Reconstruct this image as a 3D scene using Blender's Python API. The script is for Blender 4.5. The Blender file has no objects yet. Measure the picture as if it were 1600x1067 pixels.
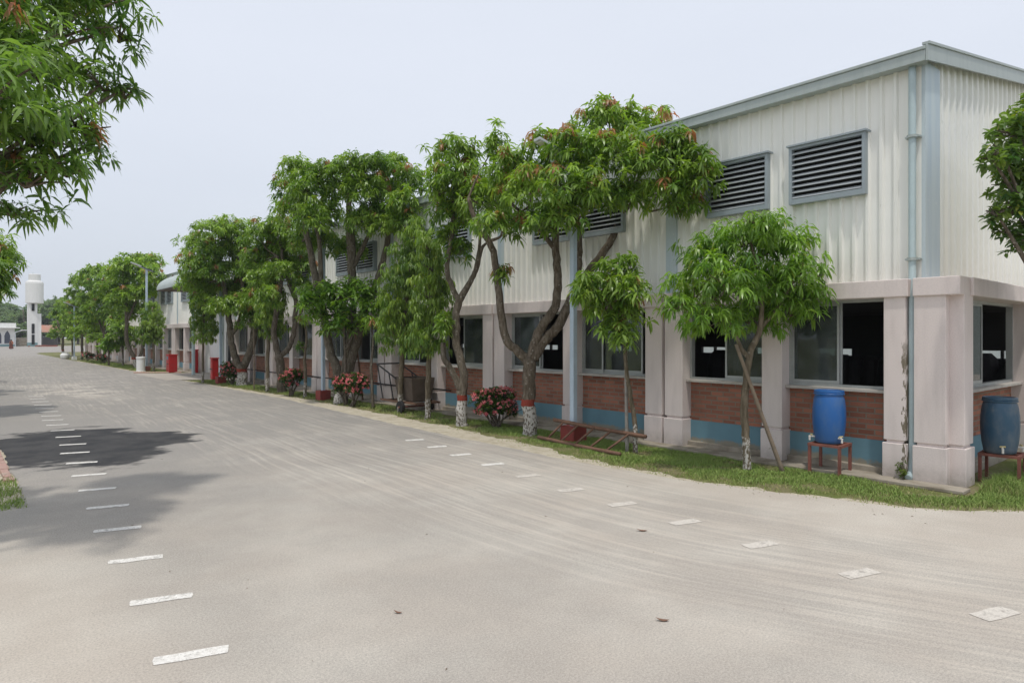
import bpy, math, random
import numpy as np
random.seed(7)
RNG = np.random.default_rng(11)
SC = bpy.context.scene
COL = SC.collection
PI = math.pi

# ------------------------------------------------------------------ camera frame
# x across the road (building on +x), y along the road, z up; lens height HC
HC, F = 2.1, 1034.0                      # eye height, focal length (pixels of a 1600 wide picture)
HOR = 527.0
FWD = (0.648, 0.7615); RGT = (0.7615, -0.648)

def at(u, v, d):                          # point seen at u,v at depth d
    r = (u-800)/F*d
    return (FWD[0]*d+RGT[0]*r, FWD[1]*d+RGT[1]*r, HC-(v-HOR)*d/F)
def ground(u, v, z=0.0):
    d = F*(HC-z)/(v-HOR)
    p = at(u, v, d); return (p[0], p[1], z)
def on_x(u, X):                           # y on the plane x=X under column u
    t = (u-800)/F
    return X*(0.7615-0.648*t)/(0.648+0.7615*t)
def depth(x, y): return FWD[0]*x+FWD[1]*y

# ------------------------------------------------------------------ node helpers
class Mat:
    def __init__(s, name, rough=0.7, spec=0.3):
        s.m = bpy.data.materials.new(name); s.m.use_nodes = True
        s.t = s.m.node_tree; s.b = s.t.nodes['Principled BSDF']
        s.b.inputs['Roughness'].default_value = rough
        s.b.inputs['Specular IOR Level'].default_value = spec
        s._c = None
    def n(s, typ, **kw):
        nd = s.t.nodes.new(typ)
        for k, v in kw.items(): setattr(nd, k, v)
        return nd
    def put(s, sock, v):
        if hasattr(v, 'is_output'): s.t.links.new(v, sock)
        else:
            if isinstance(v, tuple) and len(v) == 3 and sock.type == 'RGBA': v = (*v, 1)
            sock.default_value = v
    def co(s):
        if s._c is None: s._c = s.n('ShaderNodeTexCoord').outputs['Object']
        return s._c
    def pos(s): return s.n('ShaderNodeNewGeometry').outputs['Position']
    def mapv(s, v, scale=(1,1,1), loc=(0,0,0), rot=(0,0,0)):
        m = s.n('ShaderNodeMapping'); s.put(m.inputs['Vector'], v)
        m.inputs['Scale'].default_value = scale; m.inputs['Location'].default_value = loc; m.inputs['Rotation'].default_value = rot
        return m.outputs[0]
    def noise(s, v, scale=5, detail=4, rough=0.55):
        m = s.n('ShaderNodeTexNoise'); s.put(m.inputs['Vector'], v)
        m.inputs['Scale'].default_value = scale; m.inputs['Detail'].default_value = detail; m.inputs['Roughness'].default_value = rough
        return m.outputs['Fac']
    def vor(s, v, scale=5, out='Distance'):
        m = s.n('ShaderNodeTexVoronoi'); s.put(m.inputs['Vector'], v); m.inputs['Scale'].default_value = scale
        return m.outputs[out]
    def ramp(s, f, a, b, lo=0.0, hi=1.0):          # smooth map a..b -> lo..hi
        m = s.n('ShaderNodeMapRange', interpolation_type='SMOOTHSTEP'); s.put(m.inputs[0], f)
        for i, q in zip((1,2,3,4), (a,b,lo,hi)): m.inputs[i].default_value = q
        return m.outputs[0]
    def math(s, op, a, b=0.0):
        m = s.n('ShaderNodeMath', operation=op); s.put(m.inputs[0], a); s.put(m.inputs[1], b); return m.outputs[0]
    def mix(s, f, a, b):
        m = s.n('ShaderNodeMix', data_type='RGBA'); s.put(m.inputs[0], f); s.put(m.inputs[6], a); s.put(m.inputs[7], b)
        return m.outputs[2]
    def sep(s, v):
        m = s.n('ShaderNodeSeparateXYZ'); s.put(m.inputs[0], v); return m.outputs
    def comb(s, x, y, z=0.0):
        m = s.n('ShaderNodeCombineXYZ'); s.put(m.inputs[0], x); s.put(m.inputs[1], y); s.put(m.inputs[2], z); return m.outputs[0]
    def attr(s, name):
        m = s.n('ShaderNodeAttribute', attribute_name=name); return m.outputs['Color']
    def color(s, c): s.put(s.b.inputs['Base Color'], c); return s
    def bump(s, h, strength=0.3, dist=0.02):
        m = s.n('ShaderNodeBump'); m.inputs['Strength'].default_value = strength; m.inputs['Distance'].default_value = dist
        s.put(m.inputs['Height'], h); s.t.links.new(m.outputs[0], s.b.inputs['Normal']); return s

def weathered(name, c, c2, scale=3.0, rough=0.7, amount=0.6, metal=0.0, speck=40, streak=False, spec=0.3):
    m = Mat(name, rough, spec); co = m.co()
    n = m.noise(m.mapv(co, (4,4,0.35)) if streak else co, scale, 6)
    k = m.ramp(n, 0.42, 0.7, 0, amount)
    col = m.mix(k, c, c2)
    n2 = m.noise(co, speck, 3)
    col = m.mix(m.ramp(n2, 0.3, 0.75, 0, 0.25), col, tuple(x*0.72 for x in c))
    m.color(col); m.b.inputs['Metallic'].default_value = metal
    m.bump(n2, 0.12, 0.01)
    return m.m

M = {}
def make_materials():
    M['white_clad'] = None
    m = Mat('ribbed_white_sheet', 0.45, 0.4); co = m.co(); z = m.sep(co)[2]
    st = m.noise(m.mapv(co, (5,5,0.22)), 2.2, 6)
    big = m.noise(co, 0.45, 3)
    c = m.mix(m.ramp(st, 0.45, 0.75, 0, 0.3), (0.85,0.85,0.805), (0.72,0.70,0.62))
    c = m.mix(m.ramp(big, 0.5, 0.7, 0, 0.35), c, (0.72,0.735,0.74))
    low = m.ramp(z, 2.95, 3.6, 0.5, 0.0)
    c = m.mix(m.math('MULTIPLY', low, m.noise(m.mapv(co,(8,8,0.5)), 3, 4)), c, (0.5,0.48,0.43))
    run = m.noise(m.mapv(co, (9,9,0.10)), 1.6, 7, 0.7)
    c = m.mix(m.math('MULTIPLY', m.ramp(run, 0.60, 0.74, 0, 0.5), m.ramp(m.noise(co, 0.8, 3), 0.4, 0.6)), c, (0.46,0.43,0.36))
    m.color(c); m.bump(m.noise(co, 1.7, 2), 0.25, 0.05); M['white_clad'] = m.m
    M['trim'] = weathered('grey_green_trim', (0.40,0.45,0.44), (0.32,0.37,0.365), 2, 0.45, 0.5, streak=True, spec=0.45)
    M['roof'] = weathered('roof_sheet', (0.5,0.52,0.5), (0.38,0.4,0.38), 1.5, 0.5)
    M['blue_flash'] = weathered('pale_blue_flashing', (0.55,0.63,0.66), (0.42,0.52,0.60), 1.1, 0.45, 0.8, streak=True)
    M['blue_pipe'] = weathered('pale_blue_pipe', (0.46,0.56,0.58), (0.37,0.45,0.47), 2, 0.4, 0.6)
    # pillars: pinkish grey paint, dirt near the ground, peeled patches
    m = Mat('pinkish_grey_paint', 0.8, 0.2); co = m.co(); z = m.sep(co)[2]
    c = m.mix(m.ramp(m.noise(m.mapv(co,(3,3,0.5)), 2.5, 6), 0.42, 0.75, 0, 0.6), (0.73,0.65,0.62), (0.62,0.55,0.525))
    c = m.mix(m.ramp(m.noise(co, 60, 2), 0.35, 0.8, 0, 0.2), c, (0.36,0.32,0.31))
    dirt = m.math('MULTIPLY', m.ramp(z, 0.02, 0.35, 0.9, 0.0), m.noise(co, 7, 5, 0.7))
    c = m.mix(dirt, c, (0.22,0.2,0.16))
    pe = m.ramp(m.noise(m.mapv(co, (1,1,0.6)), 4.2, 7, 0.65), 0.70, 0.725)
    c = m.mix(pe, c, (0.26,0.235,0.19))
    m.color(c); m.bump(m.noise(co, 45, 3), 0.1, 0.01); M['pillar'] = m.m
    # pillar with flaked plaster along one edge
    m = Mat('flaking_grey_paint', 0.8, 0.2); co = m.co(); s = m.sep(co)
    c = m.mix(m.ramp(m.noise(m.mapv(co,(3,3,0.5)), 2.5, 6), 0.42, 0.75, 0, 0.6), (0.73,0.65,0.62), (0.62,0.55,0.525))
    band = m.ramp(m.math('ABSOLUTE', m.math('SUBTRACT', s[1], 0.70)), 0.0, 0.13, 0.34, 0.0)
    fl = m.ramp(m.math('ADD', m.noise(m.mapv(co,(3,3,1.0)), 2.6, 7, 0.7), band), 0.78, 0.80)
    fl = m.math('MULTIPLY', fl, m.ramp(s[2], 2.3, 1.7))
    c = m.mix(fl, c, (0.2,0.17,0.125))
    dirt = m.math('MULTIPLY', m.ramp(s[2], 0.02, 0.45, 1.0, 0.0), m.noise(co, 7, 5, 0.7))
    c = m.mix(dirt, c, (0.17,0.15,0.11))
    m.color(c); m.bump(m.math('SUBTRACT', m.noise(co, 45, 3), fl), 0.3, 0.012); M['pillar_flaked'] = m.m
    # bricks (y,z) or (x,z): use x+y as the running coordinate
    m = Mat('red_brick', 0.88, 0.15); co = m.co(); s = m.sep(co)
    v = m.comb(m.math('ADD', s[0], s[1]), s[2])
    br = m.n('ShaderNodeTexBrick'); m.put(br.inputs['Vector'], v)
    br.inputs['Scale'].default_value = 1.0; br.inputs['Brick Width'].default_value = 0.25; br.inputs['Row Height'].default_value = 0.084
    br.inputs['Mortar Size'].default_value = 0.012; br.inputs['Mortar Smooth'].default_value = 0.3; br.inputs['Bias'].default_value = -0.1
    br.inputs['Color1'].default_value = (0.42,0.175,0.115,1); br.inputs['Color2'].default_value = (0.25,0.105,0.07,1)
    br.inputs['Mortar'].default_value = (0.26,0.22,0.175,1)
    n = m.noise(co, 9, 6, 0.7)
    c = m.mix(m.ramp(n, 0.5, 0.75, 0, 0.55), br.outputs['Color'], (0.30,0.22,0.17))
    c = m.mix(m.ramp(m.noise(co, 2.0, 4), 0.5, 0.75, 0, 0.35), c, (0.17,0.09,0.065))
    m.color(c); m.bump(m.math('SUBTRACT', m.math('MULTIPLY', n, 0.5), br.outputs['Fac']), 0.7, 0.012); M['brick'] = m.m
    m = Mat('blue_wall_paint', 0.7, 0.25); co = m.co(); z = m.sep(co)[2]
    c = m.mix(m.ramp(m.noise(co, 3, 6), 0.4, 0.7, 0, 0.5), (0.145,0.27,0.33), (0.115,0.21,0.255))
    d = m.math('MULTIPLY', m.ramp(z, 0.12, 0.36, 1.25, 0.0), m.noise(m.mapv(co,(1,1,0.8)), 5, 6, 0.7))
    c = m.mix(m.ramp(d, 0.35, 0.6), c, (0.27,0.25,0.2)); m.color(c); M['dado'] = m.m
    M['concrete'] = weathered('stained_concrete', (0.36,0.32,0.26), (0.18,0.15,0.11), 2.5, 0.9, 0.9)
    M['sill'] = weathered('sill_plaster', (0.48,0.45,0.41), (0.33,0.3,0.26), 4, 0.8, 0.7)
    M['alu'] = weathered('dull_aluminium', (0.42,0.44,0.43), (0.3,0.31,0.3), 4, 0.4, 0.5, metal=0.3)
    M['slat'] = weathered('louvre_slat', (0.50,0.53,0.55), (0.40,0.43,0.45), 3, 0.45, 0.5)
    M['frame_blue'] = weathered('louvre_frame', (0.33,0.38,0.41), (0.26,0.3,0.33), 3, 0.45, 0.5)
    M['black'] = weathered('black_void', (0.012,0.012,0.013), (0.02,0.02,0.02), 4, 0.9, 0.3)
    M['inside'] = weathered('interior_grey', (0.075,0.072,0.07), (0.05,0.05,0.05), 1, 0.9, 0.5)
    M['rubber'] = weathered('black_pipe', (0.02,0.02,0.022), (0.05,0.045,0.04), 6, 0.6, 0.4)
    # window glass: thin, dusty, reflecting
    m = Mat('dusty_window_glass'); nt = m.t
    out = nt.nodes['Material Output']
    tr = m.n('ShaderNodeBsdfTransparent'); tr.inputs[0].default_value = (0.62,0.68,0.66,1)
    gl = m.n('ShaderNodeBsdfGlossy'); gl.inputs['Roughness'].default_value = 0.03
    df = m.n('ShaderNodeBsdfDiffuse'); df.inputs[0].default_value = (0.22,0.25,0.25,1)
    fr = m.n('ShaderNodeFresnel'); fr.inputs['IOR'].default_value = 1.5
    a = m.n('ShaderNodeMixShader'); nt.links.new(fr.outputs[0], a.inputs[0]); nt.links.new(tr.outputs[0], a.inputs[1]); nt.links.new(gl.outputs[0], a.inputs[2])
    b = m.n('ShaderNodeMixShader'); m.put(b.inputs[0], m.ramp(m.noise(m.co(), 2.5, 5), 0.3, 0.75, 0.08, 0.32)); nt.links.new(a.outputs[0], b.inputs[1]); nt.links.new(df.outputs[0], b.inputs[2])
    nt.links.new(b.outputs[0], out.inputs[0]); M['glass'] = m.m

    # leaves: colour varies leaf by leaf (attribute leafcol: r shade, g copper young, b yellowish)
    def leaf(name, dark, light, young=(0.42,0.17,0.10), yel=(0.27,0.30,0.04), gloss=0.42):
        m = Mat(name, gloss, 0.55); s = m.n('ShaderNodeSeparateColor'); m.put(s.inputs[0], m.attr('leafcol'))
        c = m.mix(s.outputs[0], dark, light); c = m.mix(s.outputs[2], c, yel); c = m.mix(s.outputs[1], c, young)
        m.color(c)
        tl = m.n('ShaderNodeBsdfTranslucent')
        hs = m.n('ShaderNodeHueSaturation'); hs.inputs['Saturation'].default_value = 1.15; hs.inputs['Value'].default_value = 1.5
        m.put(hs.inputs['Color'], c); m.put(tl.inputs[0], hs.outputs[0])
        mx = m.n('ShaderNodeMixShader'); mx.inputs[0].default_value = 0.42
        m.t.links.new(m.b.outputs[0], mx.inputs[1]); m.t.links.new(tl.outputs[0], mx.inputs[2])
        m.t.links.new(mx.outputs[0], m.t.nodes['Material Output'].inputs[0])
        return m.m
    M['leaf_mango'] = leaf('mango_leaf', (0.085,0.175,0.032), (0.33,0.48,0.085), gloss=0.36)
    M['leaf_shaded'] = leaf('shaded_mango_leaf', (0.055,0.125,0.03), (0.22,0.35,0.075), gloss=0.36)  # darker copy of the mango leaf: shade of the undersides put into the colour
    M['leaf_bright'] = leaf('fresh_mango_leaf', (0.085,0.185,0.03), (0.27,0.44,0.07), gloss=0.34)
    M['leaf_weep'] = leaf('drooping_leaf', (0.09,0.175,0.035), (0.30,0.43,0.075))
    M['leaf_dark'] = leaf('dark_oval_leaf', (0.055,0.12,0.032), (0.20,0.30,0.06))
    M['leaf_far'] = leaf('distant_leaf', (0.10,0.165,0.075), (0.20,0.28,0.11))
    M['leaf_bush'] = leaf('ixora_leaf', (0.02,0.055,0.014), (0.06,0.13,0.02))
    m = Mat('pink_blossom', 0.6, 0.2); s = m.n('ShaderNodeSeparateColor'); m.put(s.inputs[0], m.attr('leafcol'))
    m.color(m.mix(s.outputs[0], (0.62,0.10,0.14), (0.85,0.34,0.32))); M['blossom'] = m.m
    m = Mat('lawn_blade', 0.6, 0.25); s = m.n('ShaderNodeSeparateColor'); m.put(s.inputs[0], m.attr('leafcol'))
    c = m.mix(s.outputs[0], (0.14,0.24,0.05), (0.28,0.39,0.09)); c = m.mix(s.outputs[2], c, (0.34,0.29,0.14)); m.color(c); M['blade'] = m.m

    def bark(name, c1, c2, lime=None, patchy=0.5, red=True):
        m = Mat(name, 0.92, 0.12); co = m.co(); z = m.sep(co)[2]
        n = m.noise(m.mapv(co, (1,1,0.25)), 22, 6, 0.65)
        c = m.mix(m.ramp(n, 0.35, 0.7), c1, c2)
        c = m.mix(m.ramp(m.vor(co, 9), 0.22, 0.12, 0, 0.45), c, (0.40,0.38,0.33))
        if lime:
            zz = m.math('ADD', z, m.math('MULTIPLY', m.noise(co, 14, 2), 0.05))
            w = m.math('MULTIPLY', m.ramp(zz, lime+0.01, lime-0.01), m.ramp(m.noise(m.mapv(co,(1,1,0.6)), 26, 3), patchy-0.06, patchy+0.08))
            c = m.mix(w, c, (0.52,0.50,0.46))
            if red:
                r = m.math('MULTIPLY', m.ramp(zz, lime-0.005, lime+0.01), m.ramp(zz, lime+0.15, lime+0.13))
                c = m.mix(m.math('MULTIPLY', r, m.ramp(m.noise(co, 30, 3), 0.3, 0.5, 0.5, 0.95)), c, (0.28,0.05,0.035))
        m.color(c); m.bump(n, 0.7, 0.02); return m.m
    M['bark'] = bark('grey_brown_bark', (0.085,0.07,0.052), (0.20,0.17,0.135))
    M['bark_lime'] = bark('bark_with_flaking_limewash', (0.09,0.07,0.05), (0.21,0.175,0.135), 0.66, 0.46)
    M['bark_lime_solid'] = bark('bark_with_limewash', (0.09,0.075,0.055), (0.21,0.18,0.14), 0.62, 0.45)
    M['bark_lime_thin'] = bark('thin_bark_with_limewash', (0.11,0.09,0.06), (0.22,0.18,0.13), 0.56, 0.52, red=False)
    M['bamboo'] = weathered('weathered_pole', (0.24,0.19,0.14), (0.14,0.11,0.08), 8, 0.85, 0.7)
    M['bamboo_grey'] = weathered('grey_weathered_pole', (0.34,0.32,0.29), (0.2,0.18,0.15), 8, 0.85, 0.7)
    M['wood_red'] = weathered('reddish_ladder_wood', (0.19,0.105,0.068), (0.11,0.065,0.045), 6, 0.75, 0.7)
    M['rust'] = weathered('rusty_red_iron', (0.26,0.10,0.075), (0.15,0.065,0.05), 7, 0.7, 0.7)
    M['rust_dark'] = weathered('dark_rusty_sheet', (0.11,0.085,0.066), (0.075,0.055,0.042), 4, 0.75, 0.8)
    M['lamp_blue'] = weathered('pale_blue_steel', (0.47,0.57,0.66), (0.38,0.46,0.52), 2, 0.4, 0.5, spec=0.45)
    M['solar'] = weathered('solar_panel', (0.05,0.06,0.09), (0.08,0.09,0.12), 6, 0.2, 0.4, spec=0.6)
    M['lamp_grey'] = weathered('lamp_housing', (0.52,0.55,0.57), (0.4,0.42,0.44), 4, 0.4, 0.4)
    M['red_box'] = weathered('dull_red_paint', (0.27,0.055,0.045), (0.17,0.05,0.04), 5, 0.75, 0.7)
    M['red'] = weathered('bright_red_paint', (0.40,0.02,0.02), (0.30,0.03,0.03), 4, 0.45, 0.5)
    M['white'] = weathered('white_paint', (0.78,0.78,0.76), (0.62,0.62,0.6), 2, 0.6, 0.4, streak=True)
    M['pvc'] = weathered('white_plastic', (0.75,0.73,0.68), (0.6,0.56,0.48), 6, 0.45, 0.5)
    M['yellow'] = weathered('yellow_tap_knob', (0.6,0.5,0.22), (0.45,0.36,0.2), 6, 0.5, 0.4)
    def drum(name, c, dust, amt):
        m = Mat(name, 0.42, 0.45); co = m.co(); z = m.sep(co)[2]
        n = m.noise(m.mapv(co,(1,1,0.5)), 6, 7, 0.65)
        k = m.math('ADD', m.ramp(n, 0.42, 0.75, 0, amt), m.ramp(z, 0.0, 0.35, amt*0.5, 0.0))
        m.color(m.mix(k, c, dust)); m.put(m.b.inputs['Roughness'], m.ramp(k, 0, 0.8, 0.35, 0.8)); m.bump(n, 0.1, 0.01); return m.m
    M['drum_blue'] = drum('blue_plastic', (0.018,0.115,0.36), (0.13,0.19,0.27), 0.45)
    M['drum_dusty'] = drum('dusty_blue_plastic', (0.034,0.09,0.15), (0.17,0.19,0.2), 0.75)
    M['terracotta'] = weathered('terracotta', (0.33,0.13,0.09), (0.22,0.1,0.08), 5, 0.8, 0.5)
    M['tile_roof'] = weathered('red_tin_roof', (0.42,0.2,0.14), (0.3,0.24,0.2), 1, 0.7, 0.7)
    M['canopy'] = weathered('grey_green_roof_sheet', (0.42,0.47,0.46), (0.33,0.38,0.37), 0.8, 0.5, 0.5)
    M['teal'] = weathered('teal_base', (0.2,0.33,0.34), (0.16,0.25,0.26), 2)
    M['skin'] = weathered('skin', (0.26,0.14,0.09), (0.22,0.11,0.07), 6)
    M['cloth_brown'] = weathered('brown_cloth', (0.13,0.045,0.03), (0.09,0.03,0.022), 6, 0.9)
    M['cloth_orange'] = weathered('orange_brown_cloth', (0.32,0.13,0.07), (0.25,0.1,0.06), 6, 0.9)
    M['hair'] = weathered('black_hair', (0.012,0.01,0.01), (0.02,0.018,0.016), 6, 0.6)

    # painted dash, worn through to the road
    def paint(name, c, c2, lo, hi):
        m = Mat(name, 0.88, 0.12); p = m.pos(); m.color(m.mix(m.ramp(m.noise(p, 30, 4), 0.35, 0.7), c, c2))
        tr = m.n('ShaderNodeBsdfTransparent'); mx = m.n('ShaderNodeMixShader')
        m.put(mx.inputs[0], m.math('ADD', m.ramp(m.noise(p, 55, 4, 0.75), lo, hi, 0, .6), m.ramp(m.noise(p, 9, 3, 0.7), lo-.03, hi+.05, 0, .5)))
        m.t.links.new(m.b.outputs[0], mx.inputs[1]); m.t.links.new(tr.outputs[0], mx.inputs[2]); m.t.links.new(mx.outputs[0], m.t.nodes['Material Output'].inputs[0]); return m.m
    M['paint'] = paint('worn_white_road_paint', (0.76,0.74,0.70), (0.62,0.595,0.55), 0.55, 0.68)
    M['paint_old'] = paint('faded_road_paint', (0.62,0.58,0.52), (0.54,0.50,0.45), 0.54, 0.72)

    # ---- road: asphalt under pale dust, tyre streaks along the bend, one wet patch
    m = Mat('dusty_asphalt', 0.93, 0.12); p = m.pos(); s = m.sep(p); X, Y = s[0], s[1]
    fine = m.noise(p, 150, 3, 0.7); spk = m.vor(p, 75)
    ax = m.math('SUBTRACT', X, 12.0); ay = m.math('SUBTRACT', Y, 10.0)
    rad = m.math('SQRT', m.math('ADD', m.math('MULTIPLY', ax, ax), m.math('MULTIPLY', ay, ay)))
    bend = m.ramp(Y, 9.5, 10.5, 1.0, 0.0)
    arc = m.math('SUBTRACT', 12.0, rad)
    lat = m.math('ADD', m.math('MULTIPLY', bend, arc), m.math('MULTIPLY', m.math('SUBTRACT', 1.0, bend), X))
    wob = m.math('MULTIPLY', m.noise(p, 0.2, 1), 0.5)
    tv = m.comb(m.math('ADD', lat, wob), m.math('MULTIPLY', Y, 0.035))
    t1 = m.noise(tv, 8.5, 9, 0.78)
    q7 = m.math('MAXIMUM', m.math('SUBTRACT', 7.0, Y), 0.0)
    lin = m.comb(m.math('SUBTRACT', m.math('ADD', m.math('SUBTRACT', X, m.math('MULTIPLY', Y, 0.05)), wob), m.math('MULTIPLY', m.math('MULTIPLY', q7, q7), 0.044)), m.math('MULTIPLY', Y, 0.03), 3.3)
    t2 = m.noise(lin, 10.0, 9, 0.78)
    right = m.ramp(m.math('ADD', X, m.math('MULTIPLY', Y, 0.10)), 4.0, 5.6)
    st = m.math('ADD', m.math('MULTIPLY', m.math('MULTIPLY', m.ramp(t1, 0.6, 0.78), m.ramp(Y, 3.0, 7.0, 0.35, 1.0)), m.math('SUBTRACT', 1.0, m.math('MULTIPLY', right, 0.85))), m.math('MULTIPLY', m.ramp(t2, 0.44, 0.66), right))
    near = m.ramp(Y, 17.0, 4.0)
    cloud = m.noise(p, 0.55, 5, 0.6)
    dust = m.math('ADD', m.math('MULTIPLY', near, 0.56), m.math('ADD', m.ramp(cloud, 0.36, 0.7, -0.06, 0.2), m.math('MULTIPLY', st, 0.52)))
    edge = m.math('MULTIPLY', m.ramp(X, 6.9, 8.2), m.ramp(Y, 9.5, 6.0))
    dust = m.math('ADD', dust, m.math('MULTIPLY', edge, 0.35))
    ledge = m.math('MULTIPLY', m.ramp(m.math('ADD', X, m.math('MULTIPLY', cloud, 1.2)), 2.3, 0.9), m.ramp(Y, 10.0, 7.0))
    dust = m.math('ADD', dust, m.math('MULTIPLY', ledge, 0.4))
    fd = m.math('MULTIPLY', m.ramp(m.math('ABSOLUTE', m.math('SUBTRACT', Y, 31.0)), 7.0, 1.0), m.ramp(m.math('ABSOLUTE', m.math('SUBTRACT', X, 3.6)), 1.9, 0.4))
    dust = m.math('ADD', dust, m.math('MULTIPLY', fd, m.ramp(m.noise(p, 0.9, 4), 0.42, 0.62, 0, 0.75)))
    dk = m.n('ShaderNodeClamp'); m.put(dk.inputs[0], dust)
    grit = m.math('ADD', m.math('MULTIPLY', dk.outputs[0], 1.2), m.ramp(fine, 0.3, 0.72, -0.3, 0.15))
    g2 = m.n('ShaderNodeClamp'); m.put(g2.inputs[0], grit)
    asp = m.mix(m.ramp(fine, 0.35, 0.7), (0.235,0.222,0.204), (0.345,0.327,0.302))
    dst = m.mix(m.ramp(m.noise(p, 0.8, 4), 0.35, 0.7), (0.49,0.438,0.378), (0.565,0.52,0.455))
    c = m.mix(g2.outputs[0], asp, dst)
    agg = m.noise(p, 62, 3, 0.75)
    c = m.mix(m.ramp(agg, 0.36, 0.56, 0.42, 0.0), c, (0.25,0.235,0.215))
    c = m.mix(m.ramp(agg, 0.56, 0.70, 0.0, 0.35), c, (0.60,0.565,0.51))
    c = m.mix(m.ramp(spk, 0.2, 0.06, 0, 0.35), c, (0.2,0.185,0.17))
    c = m.mix(m.ramp(m.noise(p, 38, 4, 0.75), 0.62, 0.75, 0, 0.35), c, (0.24,0.22,0.2))
    # faint far strip of older surface on the left lane
    # wet patch: long tongue of water from the left kerb
    wn = m.math('MULTIPLY', m.math('SUBTRACT', m.noise(m.mapv(p,(0.8,1.3,1)), 0.9, 6, 0.6), 0.5), 2.8)
    yy = m.math('SUBTRACT', Y, m.math('ADD', 15.25, m.math('MULTIPLY', X, 0.02)))
    w1 = m.math('ADD', m.math('ABSOLUTE', m.math('MULTIPLY', yy, 0.49)), m.math('MULTIPLY', m.ramp(X, 2.4, 4.7), 1.5))
    w = m.ramp(m.math('ADD', w1, wn), 1.35, 1.05)
    w = m.math('MULTIPLY', w, m.ramp(X, 4.9, 4.5))
    c = m.mix(m.math('MULTIPLY', w, m.ramp(m.noise(p, 1.6, 5, 0.65), 0.3, 0.7, 0.84, 0.98)), c, (0.032,0.033,0.036))
    m.color(c)
    m.put(m.b.inputs['Roughness'], m.ramp(w, 0, 1, 0.93, 0.8))
    m.bump(m.math('ADD', m.math('MULTIPLY', fine, 0.6), m.math('MULTIPLY', spk, 0.5)), 0.35, 0.006)
    M['road'] = m.m
    m = Mat('grassy_soil', 0.95, 0.1); p = m.pos()
    n = m.noise(p, 1.6, 6, 0.65); n2 = m.noise(p, 30, 4, 0.7)
    c = m.mix(m.ramp(n, 0.38, 0.62), (0.145,0.175,0.05), (0.25,0.21,0.13)); c = m.mix(m.ramp(n2, 0.3, 0.75, 0, 0.6), c, (0.09,0.11,0.035))
    m.color(c); m.bump(n2, 0.6, 0.03); M['soil'] = m.m
    m = Mat('pale_sand', 0.95, 0.1); p = m.pos()
    n = m.noise(p, 3.2, 6, 0.7); n2 = m.noise(p, 55, 4, 0.75)
    c = m.mix(m.ramp(n, 0.35, 0.68), (0.56,0.51,0.41), (0.42,0.37,0.28)); c = m.mix(m.ramp(n2, 0.45, 0.72, 0, 0.55), c, (0.22,0.18,0.12))
    m.color(c); m.bump(n2, 0.5, 0.02); M['sand'] = m.m
    M['paving'] = weathered('pale_paving', (0.42,0.38,0.33), (0.33,0.3,0.26), 1.5, 0.9)
    M['red_kerb'] = weathered('red_kerb', (0.40,0.25,0.21), (0.42,0.35,0.29), 4, 0.85, 0.9)
make_materials()

# ------------------------------------------------------------------ mesh helpers
def ground_origin(o): return o
def link(o, parent=None):
    COL.objects.link(o)
    if parent is not None: o.parent = parent
    return o
ORG = {}
def thing(name, label, cat, loc=(0,0,0), group=None):
    o = bpy.data.objects.new(name, None); o.empty_display_size = 0.2; o.location = loc
    link(o); o['label'] = label; o['category'] = cat
    if group: o['group'] = group
    ORG[o.name] = np.array(loc, float); return o
def tag(o, label, cat, group=None):
    o['label'] = label; o['category'] = cat
    if group: o['group'] = group
    return o
def set_mesh(me, V, faces_flat, counts, smooth=False):
    me.vertices.add(len(V)); me.vertices.foreach_set('co', np.asarray(V, np.float32).ravel())
    me.loops.add(len(faces_flat)); me.loops.foreach_set('vertex_index', np.asarray(faces_flat, np.int32))
    me.polygons.add(len(counts)); st = np.concatenate(([0], np.cumsum(counts)[:-1])).astype(np.int32)
    me.polygons.foreach_set('loop_start', st); me.polygons.foreach_set('loop_total', np.asarray(counts, np.int32))
    me.polygons.foreach_set('use_smooth', np.full(len(counts), bool(smooth)))
    me.update(calc_edges=True); me.validate()

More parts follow.
